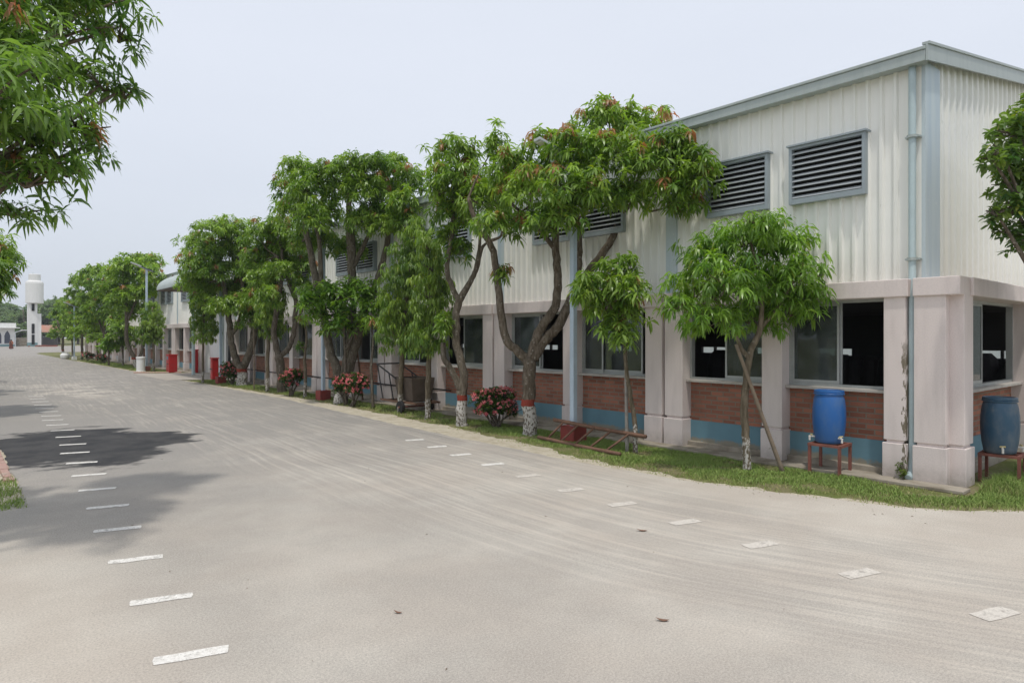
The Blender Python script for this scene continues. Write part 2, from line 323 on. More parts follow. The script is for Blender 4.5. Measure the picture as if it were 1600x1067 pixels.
class MB:
    """collects shapes in world coordinates; build() links them as ONE mesh object"""
    def __init__(s): s.v = []; s.f = []
    def add(s, V, Fc):
        o = len(s.v); s.v += [tuple(map(float, p)) for p in V]; s.f += [tuple(i+o for i in f) for f in Fc]; return s
    def box(s, x0, y0, z0, x1, y1, z1):
        V = [(x0,y0,z0),(x1,y0,z0),(x1,y1,z0),(x0,y1,z0),(x0,y0,z1),(x1,y0,z1),(x1,y1,z1),(x0,y1,z1)]
        return s.add(V, [(0,3,2,1),(4,5,6,7),(0,1,5,4),(1,2,6,5),(2,3,7,6),(3,0,4,7)])
    def hexa(s, V): return s.add(V, [(0,3,2,1),(4,5,6,7),(0,1,5,4),(1,2,6,5),(2,3,7,6),(3,0,4,7)])
    def tube(s, P, R, n=8, caps=True):
        P = [np.array(p, float) for p in P]; R = R if isinstance(R, (list, tuple, np.ndarray)) else [R]*len(P)
        V = []; prev = None
        for i, p in enumerate(P):
            t = P[min(i+1, len(P)-1)] - P[max(i-1, 0)]; t /= (np.linalg.norm(t)+1e-9)
            if prev is None:
                a = np.array((1,0,0)) if abs(t[0]) < 0.8 else np.array((0,1,0)); u = np.cross(t, a)
            else: u = prev - t*np.dot(prev, t)
            u /= (np.linalg.norm(u)+1e-9); w = np.cross(t, u); prev = u
            for k in range(n):
                a = 2*PI*k/n; V.append(p + (u*math.cos(a)+w*math.sin(a))*R[i])
        Fc = [(i*n+k, i*n+(k+1)%n, (i+1)*n+(k+1)%n, (i+1)*n+k) for i in range(len(P)-1) for k in range(n)]
        if caps: Fc += [tuple(range(n-1,-1,-1)), tuple((len(P)-1)*n+k for k in range(n))]
        return s.add(V, Fc)
    def lathe(s, c, prof, n=24):
        V = [(c[0]+r*math.cos(2*PI*k/n), c[1]+r*math.sin(2*PI*k/n), c[2]+z) for r, z in prof for k in range(n)]
        Fc = [(i*n+k, i*n+(k+1)%n, (i+1)*n+(k+1)%n, (i+1)*n+k) for i in range(len(prof)-1) for k in range(n)]
        Fc += [tuple(range(n-1,-1,-1)), tuple((len(prof)-1)*n+k for k in range(n))]
        return s.add(V, Fc)
    def poly(s, pts, z0, z1=None):
        n = len(pts)
        if z1 is None: return s.add([(x,y,z0) for x,y in pts], [tuple(range(n))])
        return s.add([(x,y,z0) for x,y in pts]+[(x,y,z1) for x,y in pts], [tuple(range(n-1,-1,-1)), tuple(range(n,2*n))]+[(i,(i+1)%n,n+(i+1)%n,n+i) for i in range(n)])
    def build(s, name, mat, parent=None, smooth=False, bevel=0, loc=None, root=None):
        me = bpy.data.meshes.new(name)
        V = np.array(s.v, float); o = bpy.data.objects.new(name, me)
        if parent is not None:
            org = ORG[parent.name]; V = V - org; link(o, parent); ORG[o.name] = org
        else:
            link(o)
            if loc is not None: V = V - np.array(loc, float); o.location = loc; ORG[o.name] = np.array(loc, float)
            else: ORG[o.name] = np.zeros(3)
        set_mesh(me, V, [i for f in s.f for i in f], [len(f) for f in s.f], smooth)
        me.materials.append(M[mat] if isinstance(mat, str) else mat)
        if bevel:
            b = o.modifiers.new('bevel', 'BEVEL'); b.width = bevel; b.segments = 2; b.limit_method = 'ANGLE'
        return o
def structure(o): o['kind'] = 'structure'; return o
def catmull(P, k=4):
    P = [np.array(p, float) for p in P]
    if len(P) < 3: return [P[0]+(P[-1]-P[0])*i/k for i in range(k+1)]
    Q = [2*P[0]-P[1]]+P+[2*P[-1]-P[-2]]; out = []
    for i in range(1, len(Q)-2):
        for j in range(k):
            t = j/k; a, b, c, d = Q[i-1], Q[i], Q[i+1], Q[i+2]
            out.append(0.5*((2*b)+(c-a)*t+(2*a-5*b+4*c-d)*t*t+(3*b-a-3*c+d)*t**3))
    out.append(P[-1]); return out

# ------------------------------------------------------------------ setting: ground, road, verge
def interp(y, pts): return float(np.interp(y, [p[0] for p in pts], [p[1] for p in pts]))
EDGE = [(-6,60),(0.2,40),(0.75,20),(1.2,13.0),(1.6,11.0),(2.05,9.85),(2.6,9.2),(3.1,8.9),(4.0,8.6),(4.8,8.42),(5.9,8.15),(7.1,8.03),(10.5,8.06),(13.3,8.12),(18,8.4),(23,8.7),(32,8.6),(60,8.5),(104,8.5),(110,9.5),(118,24),(200,30)]
GRASS_IN = [(-6,61),(0.2,41),(0.75,20.5),(1.2,13.2),(1.6,11.15),(2.05,9.95),(2.6,9.3),(3.1,9.0),(4.0,8.72),(4.8,8.55),(5.9,8.3),(7.1,8.3),(9,8.55),(10.5,8.75),(13.3,8.95),(18,9.15),(23,9.2),(28,9.0),(34,8.75),(60,8.8),(104,8.8),(110,9.8),(118,24.3),(200,30.3)]
def jag(p, q, step=0.12, amp=0.05):
    n = max(2, int(math.dist(p, q)/step)); out = []
    for i in range(n):
        t = i/n; out.append((p[0]+(q[0]-p[0])*t+random.gauss(0, amp), p[1]+(q[1]-p[1])*t+random.gauss(0, amp*0.5)))
    return out
def smooth_edge(pts, y0, y1, amp, fine=0.1):
    out = []; y = y0; w = [random.uniform(0, 6) for _ in range(4)]
    while y < y1:
        a = amp*(0.6*math.sin(y*2.1+w[0])+0.5*math.sin(y*4.7+w[1])+0.35*math.sin(y*9.3+w[2])+0.3*random.gauss(0, 1))
        out.append((interp(y, pts)+a, y)); y += fine*(1 if y < 40 else 6)*(0.35 if y < 2.2 else 1)
    return out
MB().add([(-900,-300,0),(900,-300,0),(900,1500,0),(-900,1500,0)], [(0,1,2,3)]).build('ground', 'soil')['kind'] = 'structure'
def strip_between(A, B, ys):
    V = []; 
    for y in ys: V += [(A(y), y), (B(y), y)]
    return V
def sheet(name, mat, left, right, z):
    """surface between two edge lines given as lists of (x,y) running the same way"""
    import mathutils
    loop = left + right[::-1]
    tris = mathutils.geometry.tessellate_polygon([[mathutils.Vector((x, y, 0)) for x, y in loop]])
    V = [(x, y, z) for x, y in loop]
    Fc = []
    for a, b, c in tris:
        ax, ay = loop[a]; bx, by = loop[b]; cx, cy = loop[c]
        Fc.append((a, b, c) if (bx-ax)*(cy-ay)-(by-ay)*(cx-ax) > 0 else (a, c, b))
    return structure(MB().add(V, Fc).build(name, mat))
LEFT = [(-6,-30),(8.5,-30),(8.9,-6),(9.4,-1.2),(9.9,0.1),(10.2,0.5),(10.8,0.74),(12,0.74),(104,0.74),(105,-30),(166,-30)]
le = [(-30,-6)]+[(-30,8.5)]+smooth_edge(LEFT, 8.9, 104, 0.025)+[(-30,106),(-30,196)]
re = [(60,-6)]+smooth_edge(EDGE, 0.2, 190, 0.035)+[(30,196)]
road = sheet('road', 'road', le, re, 0.016); ORG['road'] = np.zeros(3)
sandl = smooth_edge([(y, x-0.4) for y, x in EDGE], 0.9, 70, 0.02)
sandr = smooth_edge(GRASS_IN, 0.9, 70, 0.09)
sheet('sand_verge', 'sand', sandl, sandr, 0.008)
# left verge soil
sheet('sand_verge', 'sand', [(0.0-0.5*(y < 10.5), y) for y in np.arange(9.6, 60, 0.5)], [(0.95, y) for y in np.arange(9.6, 60, 0.5)], 0.008)
kb = MB()
y = 12.0
while y < 34:
    kb.box(0.60+random.gauss(0,.006), y, 0.0, 0.71+random.gauss(0,.006), y+0.225, 0.05+random.gauss(0,.006)); y += 0.245
structure(kb.build('kerb', 'red_kerb', bevel=0.008))
# paved way to the entrance, its red edging
ent = [ground(240,586), ground(330,589.5), ground(352,579), ground(330,573.5), ground(290,574), ground(262,579)]
structure(MB().poly([(8.0,35.2),(12.5,33.6),(12.5,41.0),(9.8,42.0),(8.0,43.5)], 0.024).build('entrance_path', 'paving'))
structure(MB().tube([(8.2,43.6,.03),(8.9,42.9,.03),(9.7,42.4,.03),(10.4,42.2,.03)], 0.07, 6).build('red_edging', 'red_kerb'))

structure(MB().poly([(23.5,-5),(60,-5),(60,90),(23.5,90)], 0.01).build('rear_yard', 'paving'))
tag(MB().box(44,-10,0,44.3,70,5.2).build('rear_wall', 'trim', loc=(44,0,0)), 'pale wall across the rear yard seen through the far windows of the hall', 'wall')
# painted dashes: short bars across the road margin
def dash(u, v, length, width, mat, rot):
    x, y, _ = ground(u, v, 0.02); c, s = math.cos(rot), math.sin(rot)
    pts = []
    for a, b in ((-1,-1),(-0.3,-1.06),(0.4,-.96),(1,-1),(1.03,0),(1,1),(0.3,1.05),(-0.4,0.96),(-1,1),(-1.04,0.1)):
        px, py = a*length/2*random.uniform(.97,1.03), b*width/2*random.uniform(.92,1.08); pts.append((x+px*c-py*s, y+px*s+py*c))
    return MB().poly(pts, 0.020).build('painted_dash', mat, road)
for u, v in ((300,1022),(253,935),(213,873),(184,826),(169,791),(152,764),(139,741.5),(128,722.5),(117.5,707),(114,694),(107,682),(98,672),(89.5,663.5),(82,656),(80,649.5),(76,643),(70,637.5),(67,632.5),(63,627.5),(59,623),(56,619)):
    dash(u, v, 0.44, 0.12, 'paint', -0.30)
for u, v in ((1555,958),(1343,895),(1188,850),(1070,815),(972,787),(892,765),(825,743),(770,725),(720,710),(683,697.5),(648,687)):
    dash(u, v, 0.37, 0.15, 'paint_old' if v > 740 else 'paint', -0.30)

# ------------------------------------------------------------------ the two factory buildings
class Wall:
    """boxes on a wall: a along it, b outwards from its plane, z up"""
    def __init__(s, axis, plane): s.ax = axis; s.p = plane
    def box(s, mb, a0, b0, z0, a1, b1, z1):
        if s.ax == 'y': return mb.box(s.p-b1, a0, z0, s.p-b0, a1, z1)
        return mb.box(a0, s.p-b1, z0, a1, s.p-b0, z1)
    def pt(s, a, b, z): return (s.p-b, a, z) if s.ax == 'y' else (a, s.p-b, z)

def window(w, parent, a0, a1, z0, z1, mode, flip=False):
    """aluminium sliding window in the reveal; mode says where the panes stand (fractions of the width from the far end)"""
    m = MB(); t = 0.045
    w.box(m, a0, -0.05, z0, a0+t, 0.05, z1); w.box(m, a1-t, -0.05, z0, a1, 0.05, z1)
    w.box(m, a0+t, -0.05, z0, a1-t, 0.05, z0+t); w.box(m, a0+t, -0.05, z1-t, a1-t, 0.05, z1)
    W = a1-a0
    for k, (f0, f1) in enumerate(mode):
        p0 = a1-t-(W-2*t)*f1; p1 = a1-t-(W-2*t)*f0; b = -0.032 if k % 2 else 0.006; s = 0.035
        for q0, q1, y0, y1 in ((p0,p0+s,z0+t+.002,z1-t-.002),(p1-s,p1,z0+t+.002,z1-t-.002),(p0+s,p1-s,z0+t+.002,z0+t+.055),(p0+s,p1-s,z1-t-.04,z1-t-.002)):
            w.box(m, q0, b, y0, q1, b+0.024, y1)
    o = m.build('window', 'alu', parent)
    for k, (f0, f1) in enumerate(mode):
        p0 = a1-t-(W-2*t)*f1; p1 = a1-t-(W-2*t)*f0; b = -0.02 if k % 2 else 0.018
        w.box(MB(), p0+0.03, b-0.002, z0+t+0.05, p1-0.03, b+0.002, z1-t-0.036).build('pane', 'glass', o)
    s = MB(); w.box(s, a0-0.0, 0.052, z0-0.045, a1+0.0, 0.19, z0+0.004); s.build('sill', 'sill', o, bevel=0.006)
    return o

def louvre(w, parent, a0, a1, z0, z1, n=9):
    f = MB(); t = 0.05
    w.box(f, a0, 0.0, z0, a0+t, 0.145, z1); w.box(f, a1-t, 0.0, z0, a1, 0.145, z1)
    w.box(f, a0+t, 0.0, z0, a1-t, 0.14, z0+0.085); w.box(f, a0+t, 0.0, z1-0.045, a1-t, 0.14, z1)
    w.box(f, a0-0.03, 0.0, z1+0.002, a1+0.03, 0.175, z1+0.03)
    o = f.build('louvre', 'frame_blue', parent)
    k = MB(); w.box(k, a0+t+.002, 0.047, z0+0.087, a1-t-.002, 0.051, z1-0.047); k.build('backing', 'black', o)
    s = MB(); H = (z1-z0-0.14)/n
    for i in range(n):
        z = z0+0.085+H*i+0.01
        V = [w.pt(a0+t, 0.130, z), w.pt(a1-t, 0.130, z), w.pt(a1-t, 0.060, z+H*0.5), w.pt(a0+t, 0.060, z+H*0.5),
             w.pt(a0+t, 0.133, z+0.012), w.pt(a1-t, 0.133, z+0.012), w.pt(a1-t, 0.063, z+H*0.5+0.012), w.pt(a0+t, 0.063, z+H*0.5+0.012)]
        s.hexa(V)
    s.build('slats', 'slat', o); return o

def column(w, parent, a0, a1, mat='pillar', depth=0.42):
    m = MB()
    w.box(m, a0-0.012, -depth, 0.0, a1+0.012, 0.022, 0.545)
    w.box(m, a0+0.03, -depth+0.02, 0.53, a1-0.03, -0.03, 0.60)
    w.box(m, a0, -depth+0.005, 0.588, a1, 0.0, 2.70)
    return m.build('column', mat, parent, bevel=0.008)

def ribbed(w, a0, a1, z0, ztop, pitch=0.2):
    P = []; a = a0
    while a < a1-1e-6:
        for da, b in ((0,0),(0.105,0),(0.125,0.045),(0.165,0.045),(0.185,0)):
            if a+da <= a1: P.append((a+da, b))
        a += pitch
    P.append((a1, 0)); V = []; zt = ztop if callable(ztop) else (lambda a: ztop)
    for a, b in P: V += [w.pt(a, b, z0), w.pt(a, b, zt(a))]
    Fc = [(2*i, 2*i+2, 2*i+3, 2*i+1) for i in range(len(P)-1)]
    if w.ax == 'x': pass
    else: Fc = [f[::-1] for f in Fc]
    mb = MB().add(V, Fc); a = a0
    while a < a1-0.2:
        for z in (3.1, 4.12, 5.42):
            if z < zt(a+.14)-.1: w.box(mb, a+0.14, 0.0455, z+random.gauss(0,.006), a+0.151, 0.053, z+0.012)
        a += pitch
    return mb

# how the panes stand in each bay, far end first
OPEN = [[(0,.52),(.02,.54)], [(.46,1)], [(.0,.30),(.14,.86)], [(0,.5),(.03,.52)], [(.42,1),(.46,1)], [(0,.55)], [(.45,1)], [(0,.5),(.5,1)], [(.4,1)], [(0,.52),(.48,1)], [(.5,1)], [(0,.5)]]

def factory(name, label, XF, ends, joints, singles, lou, near):
    y0, y1 = ends
    root = thing(name, label, 'factory building', (XF, y0, 0))
    wf = Wall('y', XF)                                   # plane of the pillar faces
    XC = XF+0.30; wc = Wall('y', XC)                     # plane of the sheet cladding and windows
    we = Wall('x', y0); wec = Wall('x', y0+0.37); wcl = Wall('x', y0+0.58)
    XB = XF+12.0                                         # back of the hall
    cols = []
    for i, j in enumerate(joints):
        if j-0.44 > y0-0.3: cols.append((max(j-0.44, y0+0.16), j-0.035, 'j'))
        if j+0.44 < y1+0.3: cols.append((j+(0.035 if i or not near else 0.075), j+0.44 if i or not near else j+0.37, 'j'))
    for s in singles: cols.append((s-0.18, s+0.18, 's'))
    cols.sort()
    for k, (a0, a1, t) in enumerate(cols):
        column(wf, root, a0, a1, 'pillar_flaked' if (near and k == 1) else 'pillar')
    # beam, broken at each expansion joint
    segs = [y0]+list(joints)+[y1] if y1 > joints[-1]+0.5 else [y0]+list(joints)
    for a, b in zip(segs[:-1], segs[1:]):
        m = MB(); wf.box(m, a+(0.03 if a > y0 else 0), -0.42, 2.69, b-0.03, 0.04, 2.95); m.build('beam', 'pillar', root, bevel=0.012)
    # bays
    k = 0
    for (p, q) in zip(cols[:-1], cols[1:]):
        a0, a1 = p[1], q[0]
        if a1-a0 < 0.5: continue
        m = MB(); wc.box(m, a0-.02, -0.12, 0.52, a1+.02, 0.02, 1.262); m.build('brick_panel', 'brick', root)
        m = MB(); wc.box(m, a0-.02, -0.12, 0.125, a1+.02, 0.045, 0.522); m.build('dado_panel', 'dado', root)
        m = MB(); wc.box(m, a0+.013, -0.1, 0.0, a1-.013, 0.15, 0.13); wc.box(m, a0+.014, 0.14, 0.0, a1-.014, 0.40, 0.045); m.build('plinth_step', 'concrete', root, bevel=0.01)
        window(wc, root, a0, a1, 1.30, 2.69, OPEN[k % len(OPEN)]); k += 1
    # apron slab running along the foot of the wall
    m = MB(); wf.box(m, y0-0.12, 0.023, 0.0, y1, 0.34, 0.05); m.build('apron', 'concrete', root, bevel=0.01)
    for a in lou: louvre(wc, root, a[0], a[1], 4.32, 5.28, 9)
    # sheet cladding and its flashings
    ribbed(wc, y0+0.58, y1, 2.93, 6.12).build('cladding', 'white_clad', root)
    for j in joints:
        m = MB()
        if abs(j-joints[0]) < 0.01 and near: wcl.box(m, XC-0.001, 0.0, 2.945, XC+0.62, 0.052, 6.16)
        else: wc.box(m, j-0.12, 0.0, 2.945, j+0.12, 0.052, 6.06)
        m.build('flashing', 'blue_flash', root)
    zs = lambda x: 6.285+0.183*(min(x, 2*(XF+5.9)-x)-(XF+0.1))
    ribbed(wcl, XC, XB, 2.93, lambda x: zs(x)-0.12, 0.3).build('cladding', 'white_clad', root)
    # roof: two slopes, gutter along the eave, trim up the gable
    rf = MB(); xm = XF+5.9; xe = 2*xm-(XF+0.1)
    for x0, x1 in ((XF+0.10, xm), (xe, xm)):
        za, zb = zs(x0), zs(x1); Ya, Yb = y0+0.50, y1
        V = [(x0,Ya,za-.05),(x1,Ya,zb-.05),(x1,Yb,zb-.05),(x0,Yb,za-.05),(x0,Ya,za),(x1,Ya,zb),(x1,Yb,zb),(x0,Yb,za)]
        rf.add(V, [(0,3,2,1),(4,5,6,7),(0,1,5,4),(1,2,6,5),(2,3,7,6),(3,0,4,7)])
    rf.build('roof', 'roof', root)
    g = MB(); xg = XF+0.10
    g.box(xg-0.03, y0+0.46, 6.075, xg+0.10, y1, 6.235); g.box(xg-0.05, y0+0.455, 6.236, xg+0.12, y1+.003, 6.285)
    g.box(xg+0.102, y0+0.5, 6.085, XC-0.002, y1-.01, 6.11)
    g.build('gutter', 'trim', root, bevel=0.008)
    tr = MB()
    for x0, x1 in ((xg-0.03, xm), (xm, xe+0.03)):
        for ya, yb, lo, hi in ((y0+0.425, y0+0.455, -0.21, 0.02), (y0+0.405, y0+0.50, 0.021, 0.06)):
            za, zb = zs(x0), zs(x1)
            tr.hexa([(x0,ya,za+lo),(x1,ya,zb+lo),(x1,yb,zb+lo),(x0,yb,za+lo),(x0,ya,za+hi),(x1,ya,zb+hi),(x1,yb,zb+hi),(x0,yb,za+hi)])
    tr.build('gable_trim', 'trim', root)
    # end wall
    ecols = [XF+4.1, XF+7.6, XF+11.2]
    if near:
        m = MB(); we.box(m, XF+0.15, -0.4, 0, XF+0.55, 0.02, 0.545); we.box(m, XF+0.18, -0.4, 0.53, XF+0.52, -0.03, 0.60); we.box(m, XF+0.153, -0.395, 0.588, XF+0.55, 0.0, 2.70)
        m.build('column', 'pillar', root, bevel=0.008)
        prev = XF+0.55
        for i, c in enumerate(ecols):
            column(we, root, c, c+0.42)
            a0, a1 = prev, c
            m = MB(); wec.box(m, a0-.02, -0.12, 0.52, a1+.02, 0.02, 1.262); m.build('brick_panel', 'brick', root)
            m = MB(); wec.box(m, a0-.02, -0.12, 0.125, a1+.02, 0.045, 0.522); m.build('dado_panel', 'dado', root)
            m = MB(); wec.box(m, a0+.013, -0.1, 0.0, a1-.013, 0.15, 0.13); m.build('plinth_step', 'concrete', root, bevel=0.01)
            # panes at the side nearer the corner
            window(wec, root, a0, a1, 1.30, 2.69, [(.5,1),(.48,.98)]); prev = c+0.42
        m = MB(); we.box(m, XF+0.425, -0.64, 2.69, XB, 0.04, 2.95); m.build('beam', 'pillar', root, bevel=0.012)
    else:
        MB().box(XC, y0+0.4, 0, XB, y0+0.5, 2.93).build('end_wall', 'white', root)
    # inside: floor, ceiling, far wall with strips of window openings, partition
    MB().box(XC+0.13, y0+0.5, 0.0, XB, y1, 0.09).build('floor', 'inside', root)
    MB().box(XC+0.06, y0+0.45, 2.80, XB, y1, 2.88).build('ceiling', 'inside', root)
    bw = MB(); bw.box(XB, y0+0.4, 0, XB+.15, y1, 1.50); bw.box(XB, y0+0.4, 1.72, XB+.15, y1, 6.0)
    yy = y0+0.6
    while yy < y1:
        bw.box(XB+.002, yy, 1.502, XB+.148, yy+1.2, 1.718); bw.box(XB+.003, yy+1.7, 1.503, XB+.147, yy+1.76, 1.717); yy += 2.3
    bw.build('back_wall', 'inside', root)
    MB().box(XC+0.13, y1-.1, 0, XB, y1-.02, 6.1).build('end_wall', 'white', root)
    return root

J1 = [3.55, 7.91, 13.2, 18.75, 23.85, 28.8, 33.9]
S1 = [5.68, 10.5, 15.9, 21.2, 26.35, 31.3]
L1 = []
for s in S1: L1 += [(s-1.44, s-0.22), (s+0.16, s+1.38)]
f1 = factory('factory_building', 'long white ribbed factory building on brick bays, its corner nearest the camera', 10.6, (2.93, 33.9), J1, S1, L1, True)
J2 = [41.4, 46.6, 51.8, 57.0, 62.2, 67.4, 72.6, 77.8, 83.0]
S2 = [44.0, 49.2, 54.4, 59.6, 64.8, 70.0, 75.2, 80.4]
L2 = []
for s in S2: L2 += [(s-1.44, s-0.22), (s+0.16, s+1.38)]
f2 = factory('factory_building', 'white factory building half hidden by trees beyond the curved entrance roof', 11.0, (40.9, 83.0), J2, S2, L2, False)
gp = thing('goods_pile', 'dark heap of goods inside the hall against the bright strip of far windows', 'goods', (21.4,9.0,.09))
gm = MB()
yq = 4.2
while yq < 14: 
    r_ = random.uniform(.25,.5); hh = random.uniform(1.38,1.58); gm.lathe((21.6,yq,.09), [(r_,0),(r_*1.05,hh*.6),(r_*.8,hh*.9),(r_*.4,hh)], 10); yq += r_*1.5
gm.build('sacks', 'inside', gp)
# corner downpipe with brackets
dp = MB().tube([(10.80,3.60,6.09),(10.80,3.60,5.9),(10.80,3.60,3.1),(10.71,3.568,2.80),(10.71,3.568,0.35),(10.68,3.568,0.14),(10.54,3.568,0.07)], 0.05, 12).build('downpipe', 'blue_pipe', f1, smooth=True)
dp.data.polygons.foreach_set('use_smooth', [len(p.vertices) == 4 for p in dp.data.polygons])
for z in (5.05, 3.25): MB().tube([(10.80,3.60,z-.02),(10.80,3.60,z+.02)], 0.075, 12).box(10.80,3.50,z-.012,10.90,3.70,z+.012).build('bracket', 'trim', dp)
MB().tube([(10.53, y, 0.62+0.015*math.sin(y*1.3)) for y in np.arange(15.0, 33.8, 0.5)], 0.022, 8).build('cable_pipe', 'rubber', f1)
# entrance between the halls
en = thing('entrance_block', 'white entrance wall with dark doorway between the two factory halls', 'entrance', (11.6,37.4,0))
MB().box(11.6,34.0,0,11.8,36.3,3.6).box(11.6,37.9,0,11.8,40.85,3.6).box(11.6,36.3,2.4,11.8,37.9,3.6).build('wall', 'white', en)
MB().box(11.72,36.3,0,11.78,37.9,2.4).build('door', 'black', en)
cn = thing('entrance_canopy', 'curved grey green sheet roof canopy over the entrance way', 'canopy', (8.9,37.5,0))
V = []; Fc = []; NS = 14
for k in range(NS+1):
    a = PI*0.5*k/NS
    x = 8.6+3.3*(1-math.cos(a)); z = 4.72+1.15*math.sin(a)
    V += [(x,33.4,z),(x,39.9,z),(x,33.4,z-.07),(x,39.9,z-.07)]
for k in range(NS):
    i = 4*k; Fc += [(i,i+1,i+5,i+4),(i+2,i+6,i+7,i+3),(i,i+4,i+6,i+2),(i+1,i+3,i+7,i+5)]
Fc += [(0,2,3,1)]
MB().add(V, Fc).build('roof_sheet', 'canopy', cn)
so = MB().box(8.62,33.45,4.60,12.0,39.85,4.66)
for x in (8.9, 11.5):
    for yy in (33.8, 39.4): so.tube([(x,yy,4.61),(x+.4,yy,5.5)], 0.04, 6)
so.build('soffit_frame', 'rust_dark', cn)
for yy in (34.2, 39.3): MB().tube([(10.3,yy,0),(10.3,yy,4.62)], 0.09, 12).build('post', 'blue_pipe', cn)

# ------------------------------------------------------------------ leaves
def unit(a): return a/(np.linalg.norm(a, axis=-1, keepdims=True)+1e-9)
def leaf_mesh(name, C, A, nper, L, W, droop, spread, shade, young, yel, stem=0.08):
    """rosettes of long leaves at points C pointing along A; every leaf is a bent blade of its own"""
    N = len(C)
    if np.isscalar(nper): nper = np.full(N, nper)
    idx = np.repeat(np.arange(N), nper); K = len(idx)
    c = C[idx]; a = unit(A[idx])
    ref = np.where(np.abs(a[:,2:3]) < 0.9, np.array([[0,0,1.]]), np.array([[1.,0,0]]))
    u = unit(np.cross(a, ref)); w = np.cross(a, u)
    start = np.concatenate(([0], np.cumsum(nper)[:-1])); order = np.arange(K)-np.repeat(start, nper)
    ph = order*2.39996+RNG.uniform(0, 0.7, K)+np.repeat(RNG.uniform(0, 6.3, N), nper)
    th = np.radians(RNG.uniform(spread[0], spread[1], K))
    d = a*np.cos(th)[:,None]+(u*np.cos(ph)[:,None]+w*np.sin(ph)[:,None])*np.sin(th)[:,None]
    base = c+a*(RNG.uniform(-1, 0.3, K)*stem)[:,None]
    ln = L*RNG.uniform(0.65, 1.15, K); wd = W*RNG.uniform(0.8, 1.15, K)
    dr = droop*RNG.uniform(0.6, 1.5, K)*np.where(young[idx] > 0.5, 1.9, 1.0)
    down = np.array([0,0,-1.])
    side = unit(np.cross(d, np.array([[0,0,1.]]))+0.35*RNG.normal(size=(K,3)))
    def cen(s): 
        p = d*s+down*(dr*s*s)[:,None]
        q = np.linalg.norm(p, axis=1, keepdims=True); return base+p*(ln[:,None])*np.minimum(1.0, s/np.maximum(q, 1e-6))
    p0, p1, p2, p3 = base, cen(0.35), cen(0.72), cen(1.0)
    h = (wd/2)[:,None]
    V = np.stack([p0, p1-side*h, p1+side*h, p2-side*h*0.72, p2+side*h*0.72, p3], axis=1).reshape(-1, 3)
    o = (np.arange(K)*6)[:,None]
    F = (o+np.array([[0,2,1, 1,2,4,3, 3,4,5]])).ravel()
    cnt = np.tile(np.array([3,4,3]), K)
    me = bpy.data.meshes.new(name); set_mesh_fast(me, V, F, cnt)
    col = np.ones((K,6,4), np.float32)
    col[:,:,0] = np.clip(shade[idx]+RNG.normal(0, 0.12, K), 0, 1)[:,None]
    col[:,:,1] = (young[idx]*RNG.uniform(0.5, 1.0, K))[:,None]
    col[:,:,2] = np.clip(yel[idx]+(RNG.random(K) < 0.015)*0.8, 0, 1)[:,None]
    at_ = me.attributes.new('leafcol', 'FLOAT_COLOR', 'POINT'); at_.data.foreach_set('color', col.ravel())
    return me
def set_mesh_fast(me, V, F, cnt):
    me.vertices.add(len(V)); me.vertices.foreach_set('co', V.astype(np.float32).ravel())
    me.loops.add(len(F)); me.loops.foreach_set('vertex_index', F.astype(np.int32))
    me.polygons.add(len(cnt)); me.polygons.foreach_set('loop_start', np.concatenate(([0], np.cumsum(cnt)[:-1])).astype(np.int32))
    me.polygons.foreach_set('loop_total', cnt.astype(np.int32))
    me.polygons.foreach_set('use_smooth', np.ones(len(cnt), bool)); me.update(calc_edges=True)

STYLE = {   # leaf length, width, droop, spread (deg from the shoot), leaves per shoot, shoots per m2, copper share, material
 'mango':  dict(L=0.245, W=0.050, droop=0.68, spread=(38,112), nper=13, dens=25, young=0.03, mat='leaf_mango'),
 'mango_near': dict(L=0.225, W=0.036, droop=0.6, spread=(38,108), nper=11, dens=20, young=0.03, mat='leaf_shaded'),
 'fresh':  dict(L=0.225, W=0.034, droop=0.82, spread=(35,112), nper=15, dens=25, young=0.0, mat='leaf_bright'),
 'weep':   dict(L=0.22, W=0.034, droop=1.6, spread=(50,120), nper=12, dens=30, young=0.0, mat='leaf_weep'),
 'oval':   dict(L=0.13, W=0.055, droop=0.35, spread=(40,115), nper=11, dens=42, young=0.0, mat='leaf_dark'),
 'broad':  dict(L=0.24, W=0.075, droop=0.35, spread=(50,105), nper=9, dens=16, young=0.0, mat='leaf_bright'),
 'far':    dict(L=0.36, W=0.11, droop=0.5, spread=(40,115), nper=11, dens=11, young=0.04, mat='leaf_mango'),
 'bushy':  dict(L=0.34, W=0.11, droop=0.3, spread=(40,115), nper=9, dens=9, young=0.0, mat='leaf_bright'),
 'woods':  dict(L=1.0, W=0.45, droop=0.3, spread=(40,120), nper=8, dens=1.6, young=0.0, mat='leaf_far'),
}
